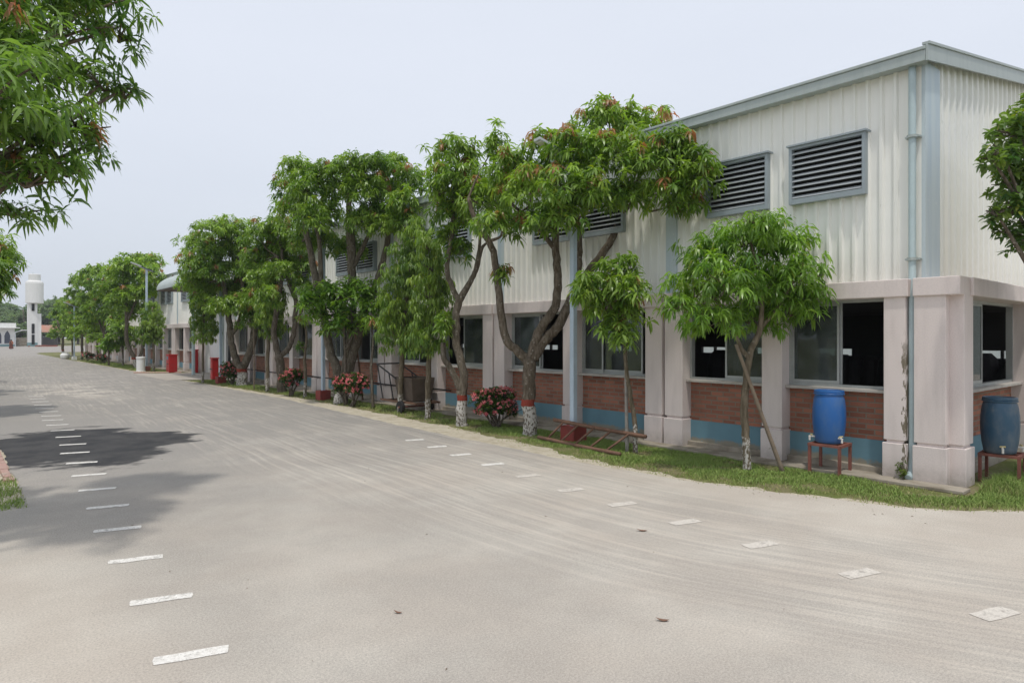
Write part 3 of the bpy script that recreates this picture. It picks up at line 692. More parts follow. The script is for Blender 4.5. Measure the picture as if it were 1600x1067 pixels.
def crown_points(blobs, st):
    C, A, S, Y, YE = [], [], [], [], []
    for b in blobs:
        c, rh, rz = np.array(b[0]), b[1], b[2]
        n = max(5, int(st['dens']*4*PI*(rh*rh*2+rz*rz)/3*0.8))
        n = min(n, 900)
        D = unit(RNG.normal(size=(n,3))); D[:,2] = np.where(D[:,2] < -0.45, -D[:,2], D[:,2])
        r = RNG.uniform(0.35, 1.22, n)**0.75
        r *= 1+0.22*np.sin(D[:,0]*5+c[0]*3)*np.cos(D[:,1]*4.3+c[2])
        C.append(c+D*np.stack([rh*r, rh*r, rz*r], 1))
        A.append(unit(0.75*D+np.array([0,0,0.5])+0.35*RNG.normal(size=(n,3))))
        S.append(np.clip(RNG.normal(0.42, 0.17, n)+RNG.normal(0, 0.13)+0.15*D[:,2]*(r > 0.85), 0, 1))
        Y.append(((RNG.random(n) < st['young']*2.2) & (D[:,2] > 0.25) & (r > 0.85)).astype(float)); YE.append(np.clip(RNG.normal(0.02, 0.1, n), 0, 0.5))
    return [np.concatenate(q) for q in (C, A, S, Y, YE)]
def tree(name, label, cat, base, limbs, blobs, style='mango', bark='bark', group=None, young=None, spread_depth=1.0, maxx=10.75, d=None, seedling=False):
    """base: (u,v) foot in the photo or world (x,y); limbs: chains of (u,v,half width px[,depth shift]); blobs: (u,v,rx,rz[,depth shift])"""
    st = dict(STYLE[style]); 
    if young is not None: st['young'] = young
    if len(base) == 2 and base[0] > 30: bx, by, _ = ground(*base)
    else: bx, by = base[0], base[1]
    d0 = depth(bx, by)
    root = thing(name, label, cat, (bx, by, 0), group)
    W = []; B = []
    for b in blobs:
        u, v, rx, rz = b[:4]; m = d0/F
        sp = rx*m
        for k in range(60):
            dd = b[4] if len(b) > 4 else random.uniform(-1, 1)*spread_depth
            if len(b) <= 4 and k > 6: dd = -abs(dd)-0.04*k
            p = at(u, v, d0+dd); s = (d0+dd)/F
            if p[0]+rx*s*0.8 < maxx or p[2] > 6.6 or len(b) > 4: break
        B.append((p, rx*s, rz*s))
    t = MB(); pts = []
    for li, L in enumerate(limbs):
        P = []; R = []
        for q in L:
            dd = q[3] if len(q) > 3 else 0.0
            P.append(at(q[0], q[1], d0+dd)); R.append(q[2]*d0/F*(0.86 if style in ('mango','far') else 1.0))
        if li == 0: P[0] = (bx, by, -0.05)
        CP = catmull(P, 5); CR = np.interp(np.linspace(0, len(P)-1, len(CP)), range(len(P)), R)
        CP = [p+np.array([random.gauss(0,1), random.gauss(0,1), 0])*r*0.10 for p, r in zip(CP, CR)]
        if li == 0: CR[0] *= 1.25
        t.tube(CP, list(CR), 10 if R[0] > 0.05 else 7); pts += [(p, r) for p, r in zip(CP, CR)]
    for (c, rh, rz) in B:
        c = np.array(c)
        cand = [q for q in pts if q[0][2] < c[2]+0.2] or pts
        p, r = min(cand, key=lambda q: np.linalg.norm(q[0]-c))
        mid = (p+c)/2+np.array([random.gauss(0,.08), random.gauss(0,.08), -0.05]); r0 = min(r*0.7, 0.035+0.012*rh)
        if np.linalg.norm(p-c) > 0.15: t.tube(catmull([p, mid, c+np.array([0,0,rz*.3])], 4), np.linspace(max(r0, 0.012), 0.009, 9), 6, False)
        for k in range(4):
            dv = np.array([random.gauss(0,1), random.gauss(0,1), abs(random.gauss(0,.8))]); dv /= np.linalg.norm(dv)
            t.tube(catmull([c-np.array([0,0,rz*.15]), c+dv*0.45*np.array([rh,rh,rz]), c+dv*0.95*np.array([rh,rh,rz])], 3), np.linspace(0.012, 0.005, 7), 5, False)
    t.build('trunk', bark, root, smooth=True)
    C, A, S, Y, YE = crown_points(B, st)
    keep = ~((C[:,0] > 10.82) & (C[:,2] < 5.8)) if maxx < 11 else np.ones(len(C), bool)
    C, A, S, Y, YE = C[keep], A[keep], S[keep], Y[keep], YE[keep]
    me = leaf_mesh('crown', C-np.array([bx, by, 0]), A, st['nper'], st['L'], st['W'], st['droop'], st['spread'], S, Y, YE)
    me.materials.append(M[st['mat']]); link(bpy.data.objects.new('crown', me), root)
    return root
G1 = 'trees along the right side of the road'
# ---- right side, from the corner into the distance
tree('mango_tree', 'round young mango tree in front of the second window, propped by a slanting pole', 'tree', (1168,735),
 [[(1168,735,6.5),(1165,690,6),(1163,640,6),(1166,595,5.5),(1173,550,5),(1187,515,4.5),(1190,470,3.5),(1180,410,2.5),(1170,360,1.5)],
  [(1171,560,4),(1158,545,3.5),(1148,520,3),(1125,480,2.3),(1100,440,1.5)], [(1187,515,3.5),(1215,480,2.6),(1240,440,1.6)]],
 [(1160,380,62,42),(1110,412,50,46),(1218,392,52,42),(1085,462,48,44),(1140,450,60,50),(1200,452,58,52),(1248,440,40,44),(1110,505,42,30),(1170,500,50,36),(1235,490,45,30),(1262,462,28,28),(1060,480,28,24),(1195,350,36,24)],
 'fresh', 'bark_lime_thin', G1, spread_depth=0.65)
tree('mango_tree', 'slender young mango sapling with drooping dark leaves, standing at the ladder end', 'tree', (9.5, on_x(993,9.5)),
 [[(993,708,4.5),(992,660,4.5),(985,620,4),(978,570,3.5),(975,510,3),(968,450,2),(965,410,1.2)],[(975,520,2.5),(955,480,2),(930,450,1.2)]],
 [(968,425,36,30),(930,450,36,24),(985,455,30,32),(945,480,40,28),(985,490,26,34),(915,462,24,20),(958,512,26,26),(975,530,20,30)],
 'mango', 'bark_lime_thin', G1, young=0.05, spread_depth=0.35)
tree('mango_tree', 'big forked mango tree with coppery shoots, whitewashed foot beside the lamp post', 'tree', (828,680),
 [[(828,682,13),(827,640,12.5),(826,600,12),(827,560,12.5)],
  [(826,565,9),(808,548,8),(790,528,7.5),(782,480,7),(777,430,6.5),(768,385,6),(745,350,5),(732,310,3.5)],
  [(828,568,9.5),(838,530,9),(850,505,8.5),(868,478,8),(872,430,7.5),(868,390,7),(867,350,6),(858,300,4)],
  [(832,562,10),(850,532,9.5),(872,510,9),(888,478,8.5),(905,445,8),(935,405,7.5),(955,375,6.5),(966,345,5.5),(985,290,4)],
  [(892,470,6),(903,430,5.5),(906,385,5),(903,340,4)], [(966,345,4),(1010,310,3),(1060,285,2)], [(868,390,5),(835,350,3.5),(800,320,2.5)]],
 [(948,190,52,36),(1003,205,48,36),(1050,235,40,34),(960,245,55,45),(1020,262,46,38),(1085,250,34,26),(1045,300,46,28),(1092,285,30,26),(898,232,44,34,-1.45),(855,232,42,32,-0.6),(800,268,42,36),(760,318,50,40),(828,300,50,40),(892,300,56,40,-1.6),(940,310,50,36,-1.3),(985,310,34,26),(868,345,46,24,-1.5),(775,235,16,36,0.0),(780,352,40,24),(1070,318,30,20),(785,432,15,22,0.0),(830,350,36,22)],
 'mango', 'bark_lime', G1, young=0.085, spread_depth=1.1)
tree('mango_tree', 'mango tree with two stems forking from a whitewashed base left of the pink bush', 'tree', (722,665),
 [[(722,667,10.5),(721,640,10),(722,610,9.5)],[(723,618,8.5),(724,580,8),(714,540,7.5),(713,496,7),(718,470,7),(735,440,5),(745,418,4.5),(752,390,3.5),(760,380,2)],
  [(719,472,5.5),(705,446,5),(698,415,4.5),(706,370,4),(708,320,3.5),(712,270,2.5)],[(720,612,6.5),(706,580,6),(694,560,5.5),(693,535,5)],[(708,330,2.5),(690,300,2),(670,285,1.4)],[(740,432,3.5),(750,380,3),(746,330,2)]],
 [(710,240,38,28),(705,275,36,30),(732,300,36,30),(700,330,32,30),(726,345,30,26),(688,300,20,22),(715,395,24,22),(735,262,16,22),(694,512,16,24,-0.2),(697,372,20,22)],
 'mango', 'bark_lime_solid', G1, young=0.03, spread_depth=0.6)
for (b, lab, lb, bl) in (
 ((625,645), 'drooping narrow-leaved tree left of the rusty cart', [[(625,645,4.5),(626,600,4.3),(628,560,4),(632,500,3.5),(640,430,2.5),(645,370,1.3)]],
  [(648,372,26,28),(640,410,34,34),(625,450,32,40),(650,450,30,40),(612,490,22,42),(640,500,32,42),(622,530,28,36),(648,535,24,32)]),
 ((668,655), 'drooping narrow-leaved tree right in front of the rusty cart', [[(668,655,4.8),(669,610,4.6),(670,560,4),(672,500,3.5),(672,440,2.5),(670,380,1.2)]],
  [(668,385,22,28),(676,420,26,34),(668,460,28,38),(690,460,18,36),(672,505,30,38),(692,505,16,30),(660,540,22,26),(683,540,18,18)])):
    tree('drooping_tree', lab, 'tree', b, lb, bl, 'weep', 'bark_lime_thin', G1, spread_depth=0.35)
tree('mango_tree', 'tall spreading mango tree with many limbs behind the pair of pink bushes', 'tree', (533,630),
 [[(533,631,12),(532,610,11),(533,590,11)],[(530,598,8.5),(524,570,8),(514,545,7.5),(507,500,7),(497,455,6.5),(488,410,6),(478,360,5),(468,310,3.5)],
  [(506,500,5),(502,440,4.5),(500,390,4),(492,340,3)],[(537,598,9),(550,560,8.5),(560,520,8),(572,475,7.5),(588,445,6.5),(598,410,5.5),(606,375,5),(610,330,3.5)],
  [(535,592,7),(545,540,6.5),(552,480,6.5),(550,420,8),(548,370,8),(545,320,5),(548,280,3)],[(550,420,5),(570,380,4),(590,330,3)]],
 [(466,268,32,22),(452,300,28,26),(480,300,32,30),(462,335,34,28),(490,345,28,30),(505,275,28,26),(540,268,36,24),(580,262,36,22),(615,262,30,22),(640,285,30,28),(530,300,30,28),(565,300,38,30),(605,300,38,30),(630,320,26,24),(590,340,32,28),(560,350,26,30),(605,355,28,22),(505,380,24,26),(545,390,28,28),(480,380,26,28),(638,345,22,18),(515,340,22,28)],
 'mango', 'bark_lime_solid', G1, young=0.02, spread_depth=1.3)
tree('broadleaf_sapling', 'pale broad-leaved sapling growing against the limbs of the tall spreading mango', 'tree', (9.45, on_x(540,9.45)),
 [[(540,632,2.2),(540,590,2.2),(539,540,2.2),(535,480,2),(530,450,1)],[(541,545,2),(565,500,1.5),(585,480,1)]],
 [(505,470,34,24),(490,455,24,16),(600,495,24,22),(530,455,32,20),(535,515,34,18),(480,475,22,18),(560,470,34,22),(590,480,24,20),(520,490,28,18),(550,500,32,20),(580,508,22,16),(490,490,18,12),(570,450,26,16)],
 'broad', 'bark', G1, spread_depth=0.35)
tree('bare_sapling', 'thin almost leafless sapling between the cart and the tall mango', 'tree', (9.55, on_x(583,9.55)),
 [[(583,632,3),(581,600,2.8),(580,570,2.3),(583,535,1.6),(580,505,.9)]], [(580,505,10,12,0.0)], 'mango', 'bark', G1)
tree('mango_tree', 'mango tree with thin twisting limbs behind the second pink bush from the entrance', 'tree', (9.6, on_x(440,9.6)),
 [[(440,613,8.5),(440,595,8),(438,570,7.5),(437,553,7.5)],[(438,556,5),(450,545,4.8),(458,525,4.5),(461,500,4.3),(462,470,4),(452,445,3.5),(448,420,2.5)],
  [(436,556,6),(428,525,5),(432,480,4.6),(438,440,4),(434,400,3)],[(434,470,4),(441,430,3.5),(440,390,2.5)],[(455,450,2.5),(462,430,2),(470,415,1.5)],[(461,500,2.5),(470,490,2),(476,470,1)]],
 [(432,362,30,22),(405,372,28,24),(450,385,26,22),(425,400,30,24),(402,408,26,22),(456,412,18,18),(438,425,24,18),(412,440,26,20),(435,350,20,14),(478,420,16,22),(470,385,18,20),(420,470,22,24),(470,450,14,20)],
 'mango', 'bark', G1, young=0.06, spread_depth=0.9)
tree('mango_tree', 'wide low-forked mango tree beside the lamp post near the red bin', 'tree', (9.7, on_x(378,9.7)),
 [[(378,602,9.5),(378,580,8.5),(379,568,8.5)],[(376,575,7),(366,555,6),(361,530,5.5),(357,490,5),(350,445,4),(340,410,2.5)],
  [(381,572,7),(392,545,6.5),(397,515,5.5),(394,470,4.5),(388,420,3)],[(361,525,4),(375,500,4),(380,460,3.5),(372,410,2.5)],[(394,480,3),(405,440,2.4),(410,400,1.5)]],
 [(338,362,30,20),(365,360,28,20),(310,388,28,24),(345,395,34,26),(375,390,28,24),(300,415,22,20),(325,425,32,22),(360,425,34,22),(392,420,24,24),(310,445,26,16),(345,450,30,18),(380,455,26,20),(392,500,20,24),(320,470,24,18),(400,470,22,22),(370,480,26,22),(345,480,26,16),(300,440,18,18)],
 'mango', 'bark_lime_solid', G1, young=0.05, spread_depth=1.0)
tree('drooping_tree', 'slim drooping tree with a whitewashed stem between two forked mangos', 'tree', (9.4, on_x(418,9.4)),
 [[(418,612,3),(418,570,3),(420,520,2.6),(422,460,2),(423,410,1)]],
 [(423,430,18,24),(418,460,20,26),(430,465,18,28),(416,495,18,24),(432,500,18,26),(424,520,18,18)], 'weep', 'bark_lime_thin', G1, spread_depth=0.3)
tree('bare_sapling', 'dark leafless sapling trunk right of the small pink bush', 'tree', (9.5, on_x(477,9.5)),
 [[(477,618,3.2),(477,590,3),(476,560,2.6),(479,530,2),(476,505,1.2)]], [(475,502,10,10,0.0),(468,540,5,6,0.0)], 'mango', 'bark_lime_thin', G1)
tree('drooping_tree', 'slim drooping tree on the lawn at the near side of the entrance path', 'tree', (8.9, on_x(317,8.9)),
 [[(317,592,2),(317,560,1.8),(318,520,1.6),(319,480,1.1),(320,460,.6)]],
 [(320,466,14,14),(314,482,16,18),(328,488,16,20),(318,505,18,20),(330,515,14,16),(308,510,12,16),(320,528,18,14)], 'weep', 'bark_lime_thin', G1, spread_depth=0.4)
tree('drooping_tree', 'slim drooping tree on the far side of the entrance path behind a lamp post', 'tree', (9.6, on_x(240,9.6)),
 [[(240,571,1.8),(240,540,1.6),(239,510,1.3),(238,480,.8)]],
 [(237,480,12,12),(231,495,14,16),(243,500,14,18),(236,515,16,18),(226,520,12,14),(246,522,10,14),(236,532,15,10)], 'weep', 'bark_lime_thin', G1, spread_depth=0.5)
tree('mango_tree', 'mango tree with a bent leaning trunk just past the entrance path', 'tree', (9.7, on_x(214,9.7)),
 [[(216,572,4),(208,556,3.6),(198,535,3.4),(198,500,3.2),(197,470,3),(192,445,2.2)],[(198,505,2),(212,470,1.8),(225,440,1.2)],[(214,565,3),(222,545,2.4),(218,510,2)]],
 [(195,418,22,15),(215,408,22,12),(238,412,18,14),(182,432,22,18),(210,435,28,20),(238,432,16,18),(175,455,22,16),(205,462,26,18),(228,455,18,16),(190,480,22,18),(212,490,18,18)],
 'far', 'bark_lime_solid', G1, spread_depth=1.6)
for lab, bu, bl in (
 ('dense mango tree third beyond the entrance, above the yellow-green shrub', 163, [(142,428,16,12),(158,425,14,12),(130,445,14,12),(150,448,20,14),(170,442,14,16),(138,468,16,14),(160,470,18,14),(148,492,18,16),(166,498,14,16),(136,505,14,16),(182,510,12,22)]),
 ('mango tree far down the road with a low leafy crown', 128, [(122,440,12,12),(116,460,13,12),(130,475,14,14),(112,482,14,12),(124,498,15,14),(110,506,12,14),(126,520,12,12)]),
 ('farthest roadside tree before the red-roofed shed', 98, [(100,478,12,12),(88,492,11,10),(104,498,12,12),(92,512,10,12),(105,518,10,12),(84,524,7,9)])):
    y = on_x(bu, 9.6)
    tree('mango_tree', lab, 'tree', (9.6, y), [[(bu,on_v,2.2) for on_v in (HOR+F*HC/depth(9.6,y), 535, 505, 470)],[(bu,530,1.6),(bu+8,500,1.4),(bu+10,470,1)],[(bu,525,1.5),(bu-9,500,1.2)]], bl, 'far', 'bark_lime_solid', G1, spread_depth=2.0, young=0.03)
for lab, bu, bl in (('drooping tree just past the bent leaning mango', 192, [(192,505,14,16),(188,520,16,16),(198,525,14,16),(190,540,14,10),(186,492,10,12)]),
 ('drooping tree between the dense mango and the yellow-green shrub', 152, [(152,500,11,14),(147,512,12,14),(157,518,12,14),(151,530,12,10)]),
 ('drooping tree near the squat white pot', 113, [(113,505,9,12),(109,516,10,12),(117,520,10,12),(113,528,9,8)])):
    y = on_x(bu, 9.9); vb = HOR+F*HC/depth(9.9,y)
    tree('drooping_tree', lab, 'tree', (9.9, y), [[(bu,vb,1.6),(bu,540,1.4),(bu-1,515,1.1),(bu,495,.7)]], bl, 'far', 'bark_lime_thin', G1, young=0, spread_depth=0.8)
tree('shrub', 'round yellow-green shrub by the road past the entrance', 'shrub', (9.0, on_x(170,9.0)), [[(170,557,1.5),(170,548,1.2),(170,540,.8)]],
 [(168,538,13,10,0.0),(162,545,9,8,0.0),(175,545,10,9,0.0),(169,533,9,6,0.0)], 'bushy', 'bark')
# ---- left side: crowns reaching in over the road from trunks outside the picture
def wtree(name, label, x, y, h, blobs, style, group=None, young=None, bark='bark_lime', cat='tree'):
    """a tree given in metres: blobs (dx,dy,z,rh,rz)"""
    st = dict(STYLE[style]); 
    if young is not None: st['young'] = young
    root = thing(name, label, cat, (x, y, 0), group)
    t = MB(); P = [np.array((x,y,-.05)), np.array((x+.05,y,h*.25)), np.array((x-.03,y+.05,h*.5)), np.array((x,y,h*.62))]
    r = 0.045*h*0.8
    t.tube(catmull(P, 5), np.linspace(r*1.2, r*0.75, 16), 10)
    for dx, dy, z, rh, rz in blobs:
        c = np.array((x+dx, y+dy, z)); p = P[-1]-np.array((0,0,random.uniform(0,.18)*h)); L = np.linalg.norm(c-p)
        t.tube(catmull([p, p+(c-p)*.35+np.array((0,0,-.06*L)), p+(c-p)*.7+np.array((random.gauss(0,.05)*L,0,0)), c+np.array((0,0,rz*.4))], 4), np.linspace(r*.5, .012, 13), 7)
        for k in range(6):
            dv = np.array([random.gauss(0,1), random.gauss(0,1), abs(random.gauss(0,.8))]); dv /= np.linalg.norm(dv)
            t.tube(catmull([c-np.array([0,0,rz*.15]), c+dv*0.45*np.array([rh,rh,rz]), c+dv*0.95*np.array([rh,rh,rz])], 3), np.linspace(0.018, 0.006, 7), 5, False)
    t.build('trunk', bark, root, smooth=True)
    C, A, S, Y, YE = crown_points([((x+b[0], y+b[1], b[2]), b[3], b[4]) for b in blobs], st)
    me = leaf_mesh('crown', C-np.array([x, y, 0]), A, st['nper'], st['L'], st['W'], st['droop'], st['spread'], S, Y, YE)
    me.materials.append(M[st['mat']]); link(bpy.data.objects.new('crown', me), root)
    return root
def rel(u, v, d, x, y):
    p = at(u, v, d); return (p[0]-x, p[1]-y, p[2])
lx, ly = -1.4, 7.8
BL = []
for u, v, d, rh, rz in ((95,50,8.2,.7,.55),(160,5,8.6,.5,.4),(185,60,8.8,.25,.35),(40,-20,8.0,.8,.6),(20,90,7.4,.65,.5),(165,140,8.9,.34,.34),(195,150,9.0,.22,.26),(5,210,6.8,.6,.5),(75,215,7.2,.52,.42),(130,205,7.6,.34,.32),(150,235,7.8,.2,.22),(40,285,7.0,.42,.36),(105,270,7.3,.30,.28),(20,335,8.2,.5,.2),(-20,150,6.2,.6,.6),(-80,60,7.0,1.0,.9),(-110,200,7.2,1.0,.9),(70,-70,8.2,.7,.5),(-170,280,8.0,.9,.6),(70,130,8.8,.5,.4)):
    BL.append((*rel(u, v, d*.9, lx, ly), rh*.9, rz*.9))
for dx, dy in ((-1.3,-.9),(-1.6,.8)): BL.append((dx, dy, random.uniform(4,5.6), 1.1, .9))
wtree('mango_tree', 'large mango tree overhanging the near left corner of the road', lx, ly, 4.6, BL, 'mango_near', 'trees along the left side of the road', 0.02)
lx, ly = -1.3, 22.0; BL = []
for u, v, d, rh, rz in ((-15,400,18,.65,.5),(-4,430,17.4,.5,.4),(-40,440,17,.8,.55),(-60,390,18,.9,.7),(10,406,18.5,.28,.26),(-14,455,17.2,.4,.3)): BL.append((*rel(u, v, d, lx, ly), rh, rz))
for dx, dy in ((-1,0),(0,1.2),(-.3,-1.3),(-1.8,.7)): BL.append((dx, dy, random.uniform(3.6,4.8), 1.0, .8))
wtree('mango_tree', 'mango tree at the left picture edge below the overhanging crown', lx, ly, 4.4, BL, 'mango', 'trees along the left side of the road')
def roundcrown(n, R, zc, rz): 
    out = []
    for k in range(n):
        a = 2.4*k; q = R*math.sqrt((k+.5)/n); out.append((q*math.cos(a), q*math.sin(a), zc+rz*(1-(q/R)**2)*random.uniform(.3,1)-.2, R*.42, R*.36))
    return out
first = wtree('roadside_tree', 'leafy roadside tree shading the left edge of the road', -1.9, 30.5, 4.6, roundcrown(9, 2.3, 3.9, 1.1), 'far', 'shade trees past the left picture edge')
def copy_tree(o, loc, rz, s, label, group=None):
    r = o.copy(); COL.objects.link(r); r.location = loc; r.rotation_euler = (0,0,rz); r.scale = (s,s,s*random.uniform(.92,1.08)); r['label'] = label
    if group: r['group'] = group
    for c in o.children:
        q = c.copy(); COL.objects.link(q); q.parent = r
    return r
for k, (x, y) in enumerate(((-1.7,38.0),(-1.9,45.5),(-1.8,53.0),(-2.0,61.0),(-2.0,70.0),(-2.2,79.0))):
    copy_tree(first, (x,y,0), 1.3*k+.6, random.uniform(.9,1.15), 'leafy roadside tree shading the left edge of the road')
# ---- branch reaching in at the right picture edge
rx_, ry_ = 12.4, 1.75; BL = []
for u, v, d, rh, rz in ((1565,245,8.5,.24,.2),(1590,210,8.6,.3,.28),(1580,330,8.6,.3,.26),(1605,290,8.8,.42,.4),(1600,370,8.7,.3,.3),(1640,300,9,.6,.6),(1650,380,9,.5,.4),(1640,210,9,.6,.5),(1548,248,8.4,.13,.1),(1555,335,8.5,.12,.12),(1700,250,9,.9,.8),(1720,360,9,.7,.5),(1780,280,9,.9,.8)):
    BL.append((*rel(u, v, d, rx_, ry_), rh, rz))
wtree('oval_leaved_tree', 'dark oval-leaved tree reaching in at the right edge before the end wall', rx_, ry_, 3.9, BL, 'oval', None, bark='bark')
# ---- woods in the far background
bg = [('mop-headed tree behind the mosque-like white building', -8, 497, 190, 5.5), ('dark round tree between white building and water tower', 24, 505, 185, 4.6), ('pale leafy tree high behind the white building', 2, 486, 200, 5), ('tall broad tree right behind the water tower', 92, 482, 205, 6.5), ('dark tree behind the red-roofed shed', 72, 492, 190, 5.0), ('broad background tree beyond the end of the tree row', 122, 486, 205, 7),
      ('dark tree at the foot of the water tower', 36, 516, 178, 3.2), ('low tree behind the grey boundary wall', 14, 514, 178, 3.2)]
for lab, u, v, d, R in bg:
    p = at(u, v, d); x, y, z = p
    n = 10; cr = []
    for k in range(n):
        a = 2.4*k; q = R*math.sqrt((k+.5)/n); cr.append((q*math.cos(a), q*math.sin(a), z-R*.1+R*.55*(1-(q/R)**2)*random.uniform(.3,1)-R*.25*random.random(), R*.45, R*.36))
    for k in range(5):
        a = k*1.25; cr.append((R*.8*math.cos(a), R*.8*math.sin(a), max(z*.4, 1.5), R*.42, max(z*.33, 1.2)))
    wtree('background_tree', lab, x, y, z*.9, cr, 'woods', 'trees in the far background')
# palm
px, py, pz = at(36, 484, 182)
pr = thing('palm_tree', 'palm top showing between the far trees left of the water tower', 'palm', (px,py,0))
MB().tube(catmull([(px,py,0),(px+.3,py,pz*.5),(px,py,pz)], 4), np.linspace(.25,.16,9), 8).build('trunk', 'bark', pr, smooth=True)
fm = MB()
for k in range(16):
    a = k*2.4; el = 0.9-0.09*k; dv = np.array((math.cos(a)*math.cos(el), math.sin(a)*math.cos(el), math.sin(el))); sd = np.array((-math.sin(a), math.cos(a), 0))
    c = np.array((px,py,pz))
    for s in (-1, 1):
        for j in range(9):
            t = .25+j*.085; q = c+dv*3*t+np.array((0,0,-2.0*t*t)); e = q+sd*s*.7*(1-.5*t)+dv*.5+np.array((0,0,-.35)); fm.add([q, q+dv*.16, e], [(0,1,2)])
fo = fm.build('crown', 'leaf_far', pr)
at_ = fo.data.attributes.new('leafcol', 'FLOAT_COLOR', 'POINT'); at_.data.foreach_set('color', np.tile(np.array([.2,0,0,1], np.float32), len(fo.data.vertices)))

# ------------------------------------------------------------------ flowering bushes
def bush(label, foot, blobs, dens=1.0, group='pink flowering bushes along the verge'):
    bx, by = foot; d0 = depth(bx, by); m = d0/F
    root = thing('flowering_bush', label, 'bush', (bx,by,0), group)
    B = [(at(u, v, d0+dd), r*m, h*m) for u, v, r, h, dd in blobs]
    t = MB()
    for c, r, h in B:
        for k in range(4):
            dv = np.array([random.gauss(0,.6), random.gauss(0,.6), abs(random.gauss(0,.5))])
            t.tube(catmull([(bx+random.gauss(0,.03), by+random.gauss(0,.03), -.02), ((bx+c[0])/2, (by+c[1])/2, c[2]*.45), np.array(c)+dv*np.array((r,r,h))*.8], 4), np.linspace(.03,.006,9), 6)
    t.build('stem', 'bark', root, smooth=True)
    st = dict(STYLE['oval'], dens=150*dens); C, A, S, Y, YE = crown_points(B, st)
    me = leaf_mesh('foliage', C-np.array([bx,by,0]), A, 8, .085/ (dens**.5), .034/(dens**.5), .3, (40,110), S, Y, YE, .03)
    me.materials.append(M['leaf_bush']); link(bpy.data.objects.new('foliage', me), root)
    # flower heads: domes of small four-petalled florets
    CC = []; AA = []
    for c, r, h in B:
        n = int(52*dens*(r*r)/(0.3*0.3)); D = unit(RNG.normal(size=(n,3))); D[:,2] = np.where(D[:,2] < -0.3, -D[:,2], D[:,2])
        CC.append(np.array(c)+D*np.array((r,r,h))*1.03); AA.append(unit(D+np.array((0,0,.4))))
    CC = np.concatenate(CC); AA = np.concatenate(AA); n = len(CC)
    k = 9; P = np.repeat(CC, k, 0)+RNG.normal(0, .017, (n*k,3)); Q = unit(np.repeat(AA, k, 0)+RNG.normal(0,.5,(n*k,3)))
    sh = np.repeat(RNG.uniform(0, 1, n), k)
    me = leaf_mesh('blossom', P-np.array([bx,by,0]), Q, 4, .028/(dens**.5), .02/(dens**.5), .1, (60,95), sh, np.zeros(n*k), np.zeros(n*k), .004)
    me.materials.append(M['blossom']); link(bpy.data.objects.new('blossom', me), root)
g = ground(776,668)
bush('round bush thick with pink flowers in front of the pillar by the big whitewashed mango', g[:2], [(756,625,20,16,0),(785,622,22,17,.1),(772,640,24,16,-.15),(795,640,14,14,0),(752,640,10,12,0),(773,622,20,14,.3)])
bush('pink-flowered bush at the left of the touching pair', (9.35, on_x(541,9.35)), [(538,600,17,15,0),(530,608,10,10,0),(545,608,12,11,.2)], .7)
bush('pink-flowered bush on a single stem at the right of the touching pair', (9.3, on_x(551,9.3)), [(558,598,16,14,0),(566,604,10,10,0),(552,612,12,9,-.1)], .7)
bush('small dark pink-flowered bush beside the dark bare sapling', (9.3, on_x(455,9.3)), [(458,588,16,12,0),(448,592,11,10,0),(468,590,9,9,.2),(455,600,9,6,0)], .6)
bush('pink-flowered bush nearest the red bin', (9.5, on_x(363,9.5)), [(358,578,14,12,0),(370,576,12,12,.2),(352,585,8,8,0),(364,588,10,7,0)], .55)
for u, lab in ((158,'reddish flowering bush beyond the entrance path near the yellow-green shrub'),(136,'reddish flowering bush far along the verge beyond the entrance')):
    yy = on_x(u, 9.3); v0 = HOR+F*HC/depth(9.3,yy)
    bush(lab, (9.3,yy), [(u,v0-8,7,6,0),(u+6,v0-7,6,5,.3)], .25)

# ------------------------------------------------------------------ street lamps
def lamp(label, x, y, h, ang, box=True, base_mat='red_box'):
    r = thing('street_lamp', label, 'street lamp', (x,y,0), 'solar street lamps along the road')
    MB().box(x-.055,y-.055,.2 if box else 0,x+.055,y+.055,h).box(x-.065,y-.065,h*.5,x+.065,y+.065,h*.5+.05).build('pole', 'lamp_blue', r, bevel=.01)
    if box: MB().box(x-.19,y-.19,-.05,x+.19,y+.19,.32).build('base', base_mat, r, bevel=.012)
    ca, sa = math.cos(ang), math.sin(ang); up = .36
    def pt(a, b, c): return (x+ca*a-sa*b, y+sa*a+ca*b, h-.02+a*up+c)
    def bar(a0, a1, b, c0, c1): return [pt(a0,-b,c0),pt(a1,-b,c0),pt(a1,b,c0),pt(a0,b,c0),pt(a0,-b,c1),pt(a1,-b,c1),pt(a1,b,c1),pt(a0,b,c1)]
    MB().hexa(bar(-.35,.45,.035,-.02,.04)).build('arm', 'lamp_grey', r)
    hd = MB().hexa(bar(.30,.86,.12,.041,.10)).build('lamp_head', 'lamp_grey', r, bevel=.01)
    MB().hexa(bar(.34,.82,.1,.027,.04)).build('diffuser', 'pvc', hd)
    MB().hexa(bar(-.45,.28,.18,.042,.07)).build('solar_panel', 'solar', r)
lamp('solar street lamp rising through the big coppery mango, its red base behind the ladder', 9.62, on_x(896,9.62), 5.62, PI*.93)
lamp('solar street lamp between the dark sapling and the touching pair of pink bushes', 9.6, on_x(505,9.6), 6.0, PI)
lamp('solar street lamp beside the red bin at the near side of the entrance', 9.4, on_x(345,9.4), 6.0, PI)
lamp('solar street lamp standing in a terracotta pot past the entrance path', 9.3, on_x(229,9.3), 6.3, PI, True, 'terracotta')
lamp('distant solar street lamp over the far row of trees', 8.9, on_x(116,8.9), 5.0, PI, True, 'white')
